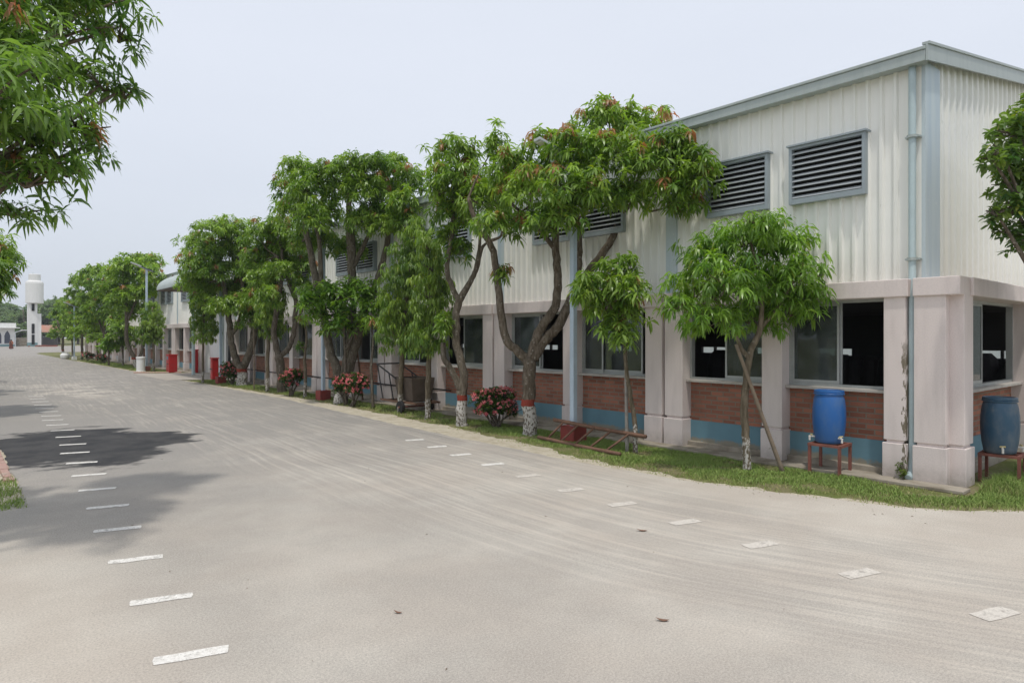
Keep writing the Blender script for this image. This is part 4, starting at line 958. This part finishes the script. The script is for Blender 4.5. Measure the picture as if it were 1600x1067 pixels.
# red brick edge walling round the first lamp base is a loose box of its own
def lamp_far(label, u, vb, vt, d):
    p = at(u, vb, d); r = thing('street_lamp', label, 'street lamp', (p[0],p[1],0), 'curved lamps at the road end'); h = at(u, vt, d)[2]
    MB().tube(catmull([(p[0],p[1],0),(p[0],p[1],h*.6),(p[0],p[1],h*.92),(p[0]+.5,p[1]-.3,h),(p[0]+1.2,p[1]-.8,h+.25)], 4), .09, 8).build('pole', 'lamp_grey', r)
    MB().hexa([(p[0]+dx+1.3, p[1]-.9+dy, h+.2+dz) for dz in (0,.15) for dx, dy in ((-.5,-.2),(.6,-.7),(.7,-.3),(-.4,.2))]).build('lamp_head', 'white', r)
lamp_far('far white lamp post between the white building and the water tower', 24, 542, 518, 140)

# ------------------------------------------------------------------ ladder, boxes, cart
ld = thing('ladder', 'reddish wooden ladder lying on its side on the grass', 'ladder', (9.1,8.7,0))
r0, r1 = np.array((9.18,9.95,.06)), np.array((8.98,7.62,.05)); q0, q1 = np.array((9.40,9.72,.42)), np.array((9.42,7.40,.34))
for a, b in ((r0,r1),(q0,q1)):
    MB().tube(catmull([a, (a+b)/2+np.array((.01,0,-.012)), b], 5), [.040,.039,.041,.038,.039,.037,.038,.036,.037,.036,.035], 9).build('rail', 'wood_red', ld, smooth=True)
for t in (.12,.30,.48,.66,.84): MB().tube([r0+(r1-r0)*t, q0+(q1-q0)*t], .022, 8).build('rung', 'wood_red', ld, smooth=True)
ct = thing('garbage_cart', 'rusty two-wheeled garbage cart with a pipe handle parked by the wall', 'cart', (10.0,15.9,0))
cy0, cy1 = 15.55, 16.45
MB().add([(9.70,cy0+.06,.33),(10.3,cy0+.06,.33),(10.3,cy1-.06,.33),(9.7,cy1-.06,.33),(9.62,cy0-.02,.98),(10.38,cy0-.02,.98),(10.38,cy1+.02,.98),(9.62,cy1+.02,.98),
          (9.66,cy0+.02,.98),(10.34,cy0+.02,.98),(10.34,cy1-.02,.98),(9.66,cy1-.02,.98),(9.74,cy0+.1,.37),(10.26,cy0+.1,.37),(10.26,cy1-.1,.37),(9.74,cy1-.1,.37)],
         [(0,3,2,1),(0,1,5,4),(1,2,6,5),(2,3,7,6),(3,0,4,7),(4,5,9,8),(5,6,10,9),(6,7,11,10),(7,4,8,11),(8,9,13,12),(9,10,14,13),(10,11,15,14),(11,8,12,15),(12,13,14,15)]).build('tub', 'rust_dark', ct, bevel=.015)
fr = MB()
for x in (9.62, 10.38): fr.box(x-.03, 15.3, .27, x+.03, 17.2, .325)
for yy in (15.33, 16.0, 16.9): fr.box(9.652, yy, .275, 10.348, yy+.05, .32)
fr.build('chassis', 'wood_red', ct)
hn = MB()
for x in (9.62, 10.38): hn.tube([(x,16.35,.93),(x,17.45,1.32)], .022, 8).tube([(x,17.1,.3),(x,17.42,1.3)], .02, 8).tube([(x,16.5,.3),(x,16.75,1.05)], .018, 8)
hn.tube([(9.62,17.44,1.32),(10.38,17.44,1.32)], .022, 8).build('handle', 'rubber', ct)
for x in (9.52, 10.48):
    w = MB(); w.tube([(x-.04,15.95,.17),(x+.04,15.95,.17)], .17, 20).build('wheel', 'rubber', ct); 
MB().tube([(9.46,15.95,.17),(10.54,15.95,.17)], .025, 8).build('axle', 'rust', ct)
def cabinet(name, label, cat, x0, y0, x1, y1, h, mat, knob=True):
    r = thing(name, label, cat, ((x0+x1)/2,(y0+y1)/2,0))
    MB().box(x0,y0,.05,x1,y1,h).build('body', mat, r, bevel=.015)
    MB().box(x0-.03,y0-.03,h+.002,x1+.03,y1+.03,h+.05).build('lid', mat, r, bevel=.01)
    MB().box(x0+.05,y0+.05,0,x1-.05,y1-.05,.052).build('foot', 'rust_dark', r)
    if knob: MB().box(x0-.02,(y0+y1)/2-.2,h*.5,x0+.001,(y0+y1)/2+.2,h*.5+.04).build('handle', 'rubber', r)
    return r
yy = on_x(334, 9.9); cabinet('red_bin', 'tall bright red bin behind the lamp post near the entrance', 'bin', 9.8, yy-.1, 10.1, yy+.2, 1.05, 'red')
yy = on_x(269, 10.0); rb = cabinet('red_cabinet', 'red fire cabinet with a blue sign by the far pillars of the entrance', 'cabinet', 9.75, yy-.35, 10.2, yy+.3, 1.05, 'red')
MB().box(9.735, yy-.12, .8, 9.748, yy+.12, .98).build('sign_plate', 'dado', rb)
yy = on_x(306, 10.9); cabinet('hose_box', 'small red hose box hung on the pillar past the entrance', 'hose box', 10.75, yy-.2, 10.98, yy+.2, 1.35, 'red', False)
yy = on_x(220, 8.9); b = thing('bollard', 'stubby white concrete bollard beside the potted lamp post', 'bollard', (8.9,yy,0))
MB().lathe((8.9,yy,0), [(.27,0),(.27,.06),(.24,.08),(.24,.8),(.27,.82),(.27,.9),(.15,.92)], 20).build('shaft', 'white', b)
yy = on_x(102, 8.6); b = thing('water_pot', 'squat white pot at the roadside near the last trees', 'pot', (8.6,yy,0))
MB().lathe((8.6,yy,0), [(.26,0),(.4,.15),(.43,.36),(.34,.52),(.25,.56),(.28,.62)], 18).build('vessel', 'white', b)

# ------------------------------------------------------------------ props holding the young trees
def prop(label, a, b, r, mat):
    o = MB().tube(catmull([a, tuple((p+q)/2+random.gauss(0,.012) for p, q in zip(a, b)), b], 6), np.linspace(r*1.1, r*.8, 13), 9).build('support_pole', mat, None, smooth=True, loc=(a[0],a[1],0)); tag(o, label, 'pole')
    return o
a = ground(1225,738); e = at(1150,538,10.35)
prop('weathered pole leaning against the round young mango tree', (a[0],a[1],-.05), e, .032, 'bamboo')
ys = on_x(980,9.45); prop('upright grey pole tied beside the slender mango sapling', (9.45,ys,-.05), (9.47,ys+.05,2.6), .032, 'bamboo_grey')
a = ground(560,628); prop('dark pole leaning against the tall spreading mango', (10.35,on_x(567,10.35),0), (9.7,on_x(553,9.7),2.5), .03, 'wood_red')
ys = on_x(397,9.3); prop('thin upright cane by the slim whitewashed drooping tree', (9.3,ys,-.05), (9.3,ys+.05,2.4), .022, 'bamboo')

# ------------------------------------------------------------------ blue water drums on iron stands
def drum(label, c, mat, taps, zrot):
    x, y, z = c; r = thing('water_drum', label, 'drum', (x,y,z))
    pr = [(.175,0),(.195,.012),(.205,.06),(.222,.16),(.236,.30),(.240,.42),(.236,.54),(.222,.66),(.208,.72),(.200,.735),(.200,.742),(.212,.746),(.214,.765),(.204,.772)]
    o = MB().lathe((x,y,z), pr, 40).build('barrel', mat, r, smooth=True)
    MB().lathe((x,y,z+.772), [(.207,0),(.216,.004),(.216,.032),(.204,.040),(.19,.040),(.185,.026),(.05,.026)], 40).build('lid', mat, r, smooth=False)
    MB().lathe((x,y,z+.745), [(.2165,0),(.2225,.006),(.2225,.016),(.2165,.022)], 40).build('clamp_ring', mat, r)
    for a in taps:
        dx, dy = math.cos(a), math.sin(a); q = lambda s, dz, t=0: (x+dx*s-dy*t, y+dy*s+dx*t, z+dz)
        tp = MB().tube([q(.18,.09), q(.30,.09)], .013, 10).tube([q(.285,.095), q(.285,.03)], .015, 10).tube([q(.26,.09), q(.26,.125)], .011, 8).build('tap', 'pvc', r)
        MB().tube([q(.26,.118,-.035), q(.26,.122,.035)], .011, 8).build('tap_handle', 'yellow', tp)
def stand(label, c, w, h, rot):
    x, y = c; r = thing('drum_stand', label, 'stand', (x,y,0)); cs, sn = math.cos(rot), math.sin(rot)
    def P(a, b, z): return (x+a*cs-b*sn, y+a*sn+b*cs, z)
    k = w/2; t = .024
    def bar(p, q, rr, z0, z1):
        (a0, b0), (a1, b1) = p, q; d = math.dist(p, q); ux, uy = (a1-a0)/d*0, (b1-b0)/d*0; nx, ny = -(b1-b0)/d*rr, (a1-a0)/d*rr
        return [P(a0-nx,b0-ny,z0),P(a1-nx,b1-ny,z0),P(a1+nx,b1+ny,z0),P(a0+nx,b0+ny,z0),P(a0-nx,b0-ny,z1),P(a1-nx,b1-ny,z1),P(a1+nx,b1+ny,z1),P(a0+nx,b0+ny,z1)]
    top = MB()
    top.hexa(bar((-k-t,-k),(k+t,-k),t,h-.042,h-.002)); top.hexa(bar((-k-t,k),(k+t,k),t,h-.042,h-.002)); top.hexa(bar((-k,-k+t+.001),(-k,k-t-.001),t,h-.04,h-.004)); top.hexa(bar((k,-k+t+.001),(k,k-t-.001),t,h-.04,h-.004)); top.hexa(bar((0,-k+t+.001),(0,k-t-.001),t,h-.038,h-.003))
    top.build('top_frame', 'rust', r)
    for a in (-k, k):
        for b in (-k, k):
            m = MB(); s = .02; m.hexa([P(a+i*s, b+j*s, z) for z in (0.0, h-.043) for i, j in ((-1,-1),(1,-1),(1,1),(-1,1))]); m.build('leg', 'rust', r)
stand('rusty iron stand under the bright blue drum', (10.40,4.62), .44, .47, math.radians(4))
drum('bright blue plastic water drum below the window nearest the corner', (10.42,4.64,.47), 'drum_blue', (math.radians(-118), math.radians(130)), 0)
stand('rusty iron stand under the dusty drum round the corner', (11.72,2.72), .46, .42, math.radians(4))
drum('dusty faded blue water drum on the end wall round the corner', (11.68,2.74,.42), 'drum_dusty', (math.radians(200), math.radians(-60)), 0)

# ------------------------------------------------------------------ far end: tower, white building, shed, wall, walker
def far(u, d): 
    p = at(u, HOR, d); return p[0], p[1]
tx, ty = far(54, 152)
tw = thing('water_tower', 'white water tower with a round tank on a square shaft', 'tower', (tx,ty,0))
a = 0.03
def rb(cx, cy, w, dpt, z0, z1, m, rot=a, ox=0, oy=0):
    c, s = math.cos(rot), math.sin(rot)
    return m.hexa([(cx+(i*w/2+ox)*c-(j*dpt/2+oy)*s, cy+(i*w/2+ox)*s+(j*dpt/2+oy)*c, z) for z in (z0, z1) for i, j in ((-1,-1),(1,-1),(1,1),(-1,1))])
k = 152/F; kx = k/1.26              # the far end is seen well off the lens axis, so widths spread
sh = rb(tx, ty, 15*kx, 15*kx, 0, (HOR-472)*k+HC, MB(), ox=-3.8*kx); rb(tx, ty, 6.5*kx, 10*kx, 0, (HOR-490)*k+HC, sh, ox=7*kx, oy=-1*kx); sh.build('shaft', 'white', tw)
MB().lathe((tx,ty,(HOR-474)*k+HC), [(14.5*kx,0),(14.8*kx,.1),(14.8*kx,31*k),(14*kx,33.5*k),(10*kx,35.5*k),(10*kx,45*k),(9*kx,45.5*k)], 28).build('tank', 'white', tw, smooth=False)
sp = rb(tx, ty, 15.4*kx, 15.4*kx, 0, .9, MB(), ox=-3.8*kx); sp.build('skirting', 'teal', tw)
for z0, z1 in ((538,523),(521,506),(486,475)):
    rb(tx, ty, 4.5*kx, .3, (HOR-z0)*k+HC, (HOR-z1)*k+HC, MB(), ox=-3.2*kx, oy=-7.55*kx).build('window', 'black', tw)
MB().tube([(tx-.3,ty,(HOR-474)*k+HC+45*k),(tx-.3,ty,(HOR-474)*k+HC+48*k)], .06, 6).build('mast', 'trim', tw)
wx, wy = far(2, 152)
wb = thing('white_building', 'low white flat-roofed building with a pointed arch window', 'building', (wx,wy,0))
bm = rb(wx, wy, 36*kx, 8, 0, (HOR-512)*k+HC, MB()); bm.build('wall', 'white', wb)
rf = rb(wx, wy, 37*kx, 8.3, (HOR-512)*k+HC+.02, (HOR-505)*k+HC, MB(), ox=0.2); rf.build('parapet', 'white', wb)
rb(wx, wy, 46*kx, 9, (HOR-513)*k+HC, (HOR-512)*k+HC+.015, MB(), ox=2.5*kx, oy=-.8).build('eave_slab', 'white', wb)
rb(wx, wy, 36.4*kx, 8.1, 0, .5, MB()).build('skirting', 'teal', wb)
c, s = math.cos(a), math.sin(a)
for off in (6.5*kx, -7*kx):
    aw = [(-.45,.0),(.45,.0),(.45,1.5),(.3,2.0),(0,2.45),(-.3,2.0),(-.45,1.5)]; V = []
    for oy in (-4.10, -3.95): V += [(wx+(p*1.15+off)*c-oy*s, wy+(p*1.15+off)*s+oy*c, .75+q*1.15) for p, q in aw]
    n = len(aw); MB().add(V, [tuple(range(n)), tuple(range(2*n-1,n-1,-1))]+[(i,n+i,n+(i+1)%n,(i+1)%n) for i in range(n)]).build('window', 'solar', wb)
gx, gy = far(32, 158)
gw = rb(gx, gy, 30*kx, .25, 0, 2.0, MB()); tag(gw.build('boundary_wall', 'concrete', loc=(gx,gy,0)), 'low grey boundary wall between the white building and the tower', 'wall')
sx, sy = far(76, 160)
sd = thing('shed', 'open dark shed with a patched red tin roof beyond the water tower', 'shed', (sx,sy,0)); k2 = 160/F
rb(sx, sy, 24*k2/1.2, 5, 0, 2.2, MB()).build('wall', 'inside', sd)
rz0, rz1 = (HOR-519)*k2+HC, (HOR-508)*k2+HC; cc = [(-1,-1,rz0),(1,-1,rz0),(1,1,rz0),(-1,1,rz0)]
V = [(sx+i*11*k2*c-j*3*s, sy+i*11*k2*s+j*3*c, z) for i, j, z in cc]+[(sx+i*10*k2*c, sy+i*10*k2*s, rz1) for i in (-1, 1)]
MB().add(V, [(0,1,5,4),(2,3,4,5),(1,2,5),(3,0,4),(0,3,2,1)]).build('roof', 'tile_roof', sd)
rx2, ry2 = far(74, 148)
rk = MB()
for i in range(40):
    p = (rx2+random.gauss(0,1.1), ry2+random.gauss(0,.5)); q = random.uniform(.12,.3); rk.box(p[0]-q,p[1]-q,0,p[0]+q,p[1]+q,q*1.3)
tag(rk.build('brick_pile', 'terracotta', loc=(rx2,ry2,0)), 'heap of broken red bricks at the foot of the shed', 'brick pile')
# walker far down the road
wx, wy, _ = ground(17.5, 546)
pe = thing('person', 'person in a long brown dress and orange scarf walking away down the road', 'person', (wx,wy,0))
def skin(name, verts, edges, mat, parent):
    me = bpy.data.meshes.new(name); me.from_pydata([v[0] for v in verts], edges, []); o = bpy.data.objects.new(name, me); link(o, parent)
    sm = o.modifiers.new('skin', 'SKIN')
    for i, v in enumerate(verts): me.skin_vertices[0].data[i].radius = v[1]; me.skin_vertices[0].data[i].use_root = (i == 0)
    o.modifiers.new('sub', 'SUBSURF').levels = 1; me.materials.append(M[mat]); return o
bv = [((0,0,.95),(.15,.11)),((0,0,1.2),(.14,.10)),((0,0,1.4),(.17,.1)),((0,0,1.5),(.055,.055)),((0,.01,1.6),(.085,.095)),((0,.01,1.68),(.06,.07)),
      ((.2,0,1.4),(.055,.055)),((.25,.02,1.12),(.043,.043)),((.24,.12,.9),(.032,.032)),((.24,.15,.8),(.03,.018)),((-.2,0,1.4),(.055,.055)),((-.25,-.02,1.12),(.043,.043)),((-.24,.05,.88),(.032,.032)),((-.24,.07,.79),(.03,.018)),
      ((.09,.02,.88),(.09,.09)),((.1,.12,.48),(.06,.06)),((.1,.1,.08),(.042,.042)),((.1,.24,.04),(.04,.03)),((-.09,0,.88),(.09,.09)),((-.1,-.04,.48),(.06,.06)),((-.1,-.18,.1),(.042,.042)),((-.1,-.06,.04),(.04,.03))]
skin('body', bv, [(0,1),(1,2),(2,3),(3,4),(4,5),(2,6),(6,7),(7,8),(8,9),(2,10),(10,11),(11,12),(12,13),(0,14),(14,15),(15,16),(16,17),(0,18),(18,19),(19,20),(20,21)], 'skin', pe)
MB().lathe((wx,wy,0), [(.34,.14),(.33,.2),(.27,.6),(.22,.95),(.19,1.15),(.22,1.3),(.24,1.4),(.12,1.47),(.07,1.49)], 16).build('dress', 'cloth_brown', pe, smooth=True)
MB().add([(wx+p[0]*1.0, wy+p[1], p[2]) for p in ((-.02,-.24,1.48),(.22,-.22,1.44),(.31,-.26,1.0),(.1,-.3,.9),(.02,.2,1.48),(.24,.18,1.44),(.34,.2,1.1),(.2,.3,1.0))], [(0,1,2,3),(4,7,6,5),(0,4,5,1),(1,5,6,2)]).build('scarf', 'cloth_orange', pe, smooth=True)
MB().lathe((wx,wy-.01,1.5), [(.09,0),(.115,.06),(.12,.14),(.10,.21),(.04,.25)], 14).build('hair', 'hair', pe, smooth=True)

# ------------------------------------------------------------------ lawn: short blades, thin and dry towards the road
def vnoise(x, y, s):
    return 0.5+0.25*(np.sin(x*s*1.3+1.7*np.sin(y*s*.9+.3))+np.sin(y*s*1.1+1.9*np.sin(x*s*.7+2.1)))
def lawn(n, xlo, xhi, ylo, yhi, w, hmin, hmax, dry, ein):
    x = RNG.uniform(xlo, xhi, n); y = RNG.uniform(ylo, yhi, n)
    e = np.interp(y, [p[0] for p in ein], [p[1] for p in ein]) if ein else np.full(n, xlo)
    dist = x-e
    keep = (dist > -0.05+0.12*RNG.normal(size=n)) & ((x < 10.24+0.03*np.sin(y*5)) | (y < 2.74)) & ~((x > 8.0) & (y > 35.3) & (y < 41.8))
    nz = vnoise(x, y, 2.6)*0.6+vnoise(x+7, y-3, 7.0)*0.4
    dens = np.clip(dist/0.45, 0.25, 1)*np.clip((nz-0.2)*2.6, 0.06, 1)
    sandy = np.clip((y-8)/5, 0, 1)*np.clip((24-y)/8, 0, 1)
    dens *= 1-0.45*sandy
    keep &= RNG.random(n) < dens
    x, y, dist, nz = x[keep], y[keep], dist[keep], nz[keep]; m = len(x)
    h = RNG.uniform(hmin, hmax, m)*(0.65+0.7*nz); a = RNG.uniform(0, 2*PI, m); t = RNG.normal(0, .45, (m,2))*h[:,None]
    wx_, wy_ = np.cos(a)*w*(.7+.6*RNG.random(m)), np.sin(a)*w*(.7+.6*RNG.random(m))
    V = np.stack([np.stack([x-wx_, y-wy_, np.zeros(m)], 1), np.stack([x+wx_, y+wy_, np.zeros(m)], 1), np.stack([x+t[:,0]*.4+wx_*.6, y+t[:,1]*.4+wy_*.6, h*.6], 1), np.stack([x+t[:,0]*.4-wx_*.6, y+t[:,1]*.4-wy_*.6, h*.6], 1), np.stack([x+t[:,0], y+t[:,1], h], 1)], 1).reshape(-1,3)
    F = ((np.arange(m)*5)[:,None]+np.array([[0,1,2,3, 3,2,4]])).ravel()
    dr = np.clip(dry+0.5*(nz < .32)+RNG.normal(0,.18,m)+.35*np.clip(1-dist/.5, 0, 1), 0, 1)
    return V, F, np.tile(np.array([4,3]), m), np.repeat(np.clip(RNG.normal(.5,.22,m), 0, 1), 5), np.repeat(dr, 5)
parts = [lawn(150000, 8.1, 10.9, 1.9, 13, .0055, .02, .052, .08, GRASS_IN), lawn(60000, 9.6, 30, .7, 2.95, .006, .025, .065, .05, GRASS_IN), lawn(16000, 10.6, 13.2, 2.2, 2.9, .005, .06, .16, .02, None), lawn(45000, 8.6, 10.5, 13, 34, .008, .03, .07, .2, GRASS_IN),
         lawn(9000, 8.5, 10.6, 42, 70, .014, .04, .09, .15, None), lawn(5000, -.4, 0.74, 10.0, 12.2, .006, .03, .09, .05, None), lawn(30000, -3, 0.55, 9.9, 30, .006, .03, .10, .15, None)]
V = np.concatenate([p[0] for p in parts]); off = np.cumsum([0]+[len(p[0]) for p in parts[:-1]])
F_ = np.concatenate([p[1]+o for p, o in zip(parts, off)])
me = bpy.data.meshes.new('grass'); set_mesh_fast(me, V, F_, np.concatenate([p[2] for p in parts]))
col = np.ones((len(V),4), np.float32); col[:,0] = np.concatenate([p[3] for p in parts]); col[:,1] = 0; col[:,2] = np.concatenate([p[4] for p in parts])
q = me.attributes.new('leafcol', 'FLOAT_COLOR', 'POINT'); q.data.foreach_set('color', col.ravel())
me.materials.append(M['blade']); gr = link(bpy.data.objects.new('grass', me)); gr['kind'] = 'stuff'
# weed growing at the flaked column
wd = thing('weed', 'small weed growing out of the foot of the flaked pillar beside the downpipe', 'weed', (10.5,3.62,0))
C = np.array([(10.5,3.62,0.1)])+RNG.normal(0,1,(26,3))*np.array((.05,.05,.07))+np.array((0,0,.08))
me = leaf_mesh('foliage', C-np.array((10.5,3.62,0)), unit(RNG.normal(size=(26,3))+np.array((0,0,1))), 7, .05, .022, .3, (30,100), np.full(26,.5), np.zeros(26), np.full(26,.25), .03)
me.materials.append(M['leaf_bush']); link(bpy.data.objects.new('foliage', me), wd)
MB().tube([(10.5,3.62,-.02),(10.5,3.62,.14)], .008, 5).build('stem', 'bark', wd)
# fallen leaves and bits on the road
lv = MB()
for i in range(260):
    x = RNG.uniform(1.0, 8.2) if i < 45 else RNG.uniform(8.1, 10.2); y = RNG.uniform(2.5, 16); a = RNG.uniform(0, 6.3); L = RNG.uniform(.008, .024)
    c_, s_ = math.cos(a), math.sin(a); lv.add([(x-c_*L,y-s_*L,.019),(x-s_*L*.25,y+c_*L*.25,.026),(x+c_*L,y+s_*L,.02),(x+s_*L*.25,y-c_*L*.25,.022)], [(0,3,2,1)])
o = lv.build('leaf_litter', 'bamboo'); o['kind'] = 'stuff'
for u, v, L, lab in ((1035,969,.05,'curled dry brown leaf lying on the road in the foreground'),(1003,829,.06,'dry leaf on the road between the faded dashes and the tyre streaks'),(622,957,.035,'small dry leaf lying on the dusty foreground asphalt')):
    x, y, _ = ground(u, v, .02); a = 2.3
    c_, s_ = math.cos(a), math.sin(a); V = []
    for t, wdt, z in ((-1,.02,.012),(-.5,.3,.004),(0,.36,.003),(.5,.26,.010),(1,.02,.024)): V += [(x+c_*L*t-s_*L*wdt, y+s_*L*t+c_*L*wdt, .018+z+.008*abs(wdt)), (x+c_*L*t, y+s_*L*t, .018+z), (x+c_*L*t+s_*L*wdt, y+s_*L*t-c_*L*wdt, .018+z+.012*abs(wdt))]
    o = MB().add(V, [f for i in range(4) for f in ((3*i,3*i+1,3*i+4,3*i+3),(3*i+1,3*i+2,3*i+5,3*i+4))]).build('dry_leaf', 'wood_red', loc=(x,y,0)); tag(o, lab, 'leaf')

# ------------------------------------------------------------------ pale air
hm = bpy.data.materials.new('pale_air'); hm.use_nodes = True; hn_ = hm.node_tree; hn_.nodes.remove(hn_.nodes['Principled BSDF'])
pv = hn_.nodes.new('ShaderNodeVolumePrincipled'); pv.inputs['Color'].default_value = (.86,.9,.96,1); pv.inputs['Density'].default_value = 0.00045
hn_.links.new(pv.outputs[0], hn_.nodes['Material Output'].inputs['Volume'])
hb = MB().box(-60,-25,-1,80,260,22).build('haze', hm); hb['kind'] = 'stuff'
# ------------------------------------------------------------------ light, sky, camera
SUN_EL, SUN_AZ = math.radians(72), math.atan2(-0.77, -0.64)      # direction towards the sun
sd_ = (math.cos(SUN_EL)*math.cos(SUN_AZ), math.cos(SUN_EL)*math.sin(SUN_AZ), math.sin(SUN_EL))
import mathutils
L = bpy.data.lights.new('sun', 'SUN'); L.energy = 1.65; L.angle = math.radians(2.5); L.color = (1, .955, .88)
lo = bpy.data.objects.new('sun', L); COL.objects.link(lo); lo.rotation_euler = mathutils.Vector(sd_).to_track_quat('Z', 'Y').to_euler(); lo.location = (0,0,40)
w = bpy.data.worlds.new('World'); SC.world = w; w.use_nodes = True; nt = w.node_tree; bg_ = nt.nodes['Background']
sky = nt.nodes.new('ShaderNodeTexSky'); sky.sky_type = 'NISHITA'; sky.sun_disc = False; sky.sun_elevation = SUN_EL; sky.sun_rotation = math.atan2(sd_[0], sd_[1])
sky.dust_density = 4.0; sky.air_density = 1.2; sky.ozone_density = 1.0; sky.altitude = 0
mx = nt.nodes.new('ShaderNodeMix'); mx.data_type = 'RGBA'; mx.inputs[0].default_value = 0.86
nt.links.new(sky.outputs[0], mx.inputs[6]); tc = nt.nodes.new('ShaderNodeTexCoord'); sp_ = nt.nodes.new('ShaderNodeSeparateXYZ'); nt.links.new(tc.outputs['Generated'], sp_.inputs[0])
mr = nt.nodes.new('ShaderNodeMapRange'); mr.interpolation_type = 'SMOOTHSTEP'; nt.links.new(sp_.outputs[2], mr.inputs[0]); mr.inputs[1].default_value = -.02; mr.inputs[2].default_value = .42
ns = nt.nodes.new('ShaderNodeTexNoise'); mp = nt.nodes.new('ShaderNodeMapping'); mp.inputs['Scale'].default_value = (1,1,3.5); nt.links.new(tc.outputs['Generated'], mp.inputs[0]); nt.links.new(mp.outputs[0], ns.inputs['Vector']); ns.inputs['Scale'].default_value = 1.7; ns.inputs['Detail'].default_value = 5
ad = nt.nodes.new('ShaderNodeMath'); ad.operation = 'MULTIPLY_ADD'; nt.links.new(ns.outputs['Fac'], ad.inputs[0]); ad.inputs[1].default_value = .7; ad.inputs[2].default_value = -.35
a2 = nt.nodes.new('ShaderNodeMath'); a2.operation = 'ADD'; a2.use_clamp = True; nt.links.new(mr.outputs[0], a2.inputs[0]); nt.links.new(ad.outputs[0], a2.inputs[1])
hz_ = nt.nodes.new('ShaderNodeMix'); hz_.data_type = 'RGBA'; nt.links.new(a2.outputs[0], hz_.inputs[0]); hz_.inputs[6].default_value = (5.75, 6.2, 6.95, 1); hz_.inputs[7].default_value = (7.05, 7.42, 8.2, 1)
nt.links.new(hz_.outputs[2], mx.inputs[7])       # thin white overcast, greyer towards the horizon
nt.links.new(mx.outputs[2], bg_.inputs['Color']); bg_.inputs['Strength'].default_value = 0.10
cam = bpy.data.cameras.new('camera'); co_ = bpy.data.objects.new('camera', cam); COL.objects.link(co_); SC.camera = co_
cam.sensor_width = 36; cam.lens = 36*F/1600; cam.clip_end = 3000; cam.clip_start = .05
cam.shift_y = -(533.5-HOR)/1600
co_.location = (0,0,HC); co_.rotation_euler = (PI/2, 0, -math.atan2(FWD[0], FWD[1]))
vs = SC.view_settings; vs.view_transform = 'Standard'; vs.look = 'None'; vs.exposure = 0.3; vs.gamma = 1
try: vs.use_curve_mapping = False
except Exception: pass
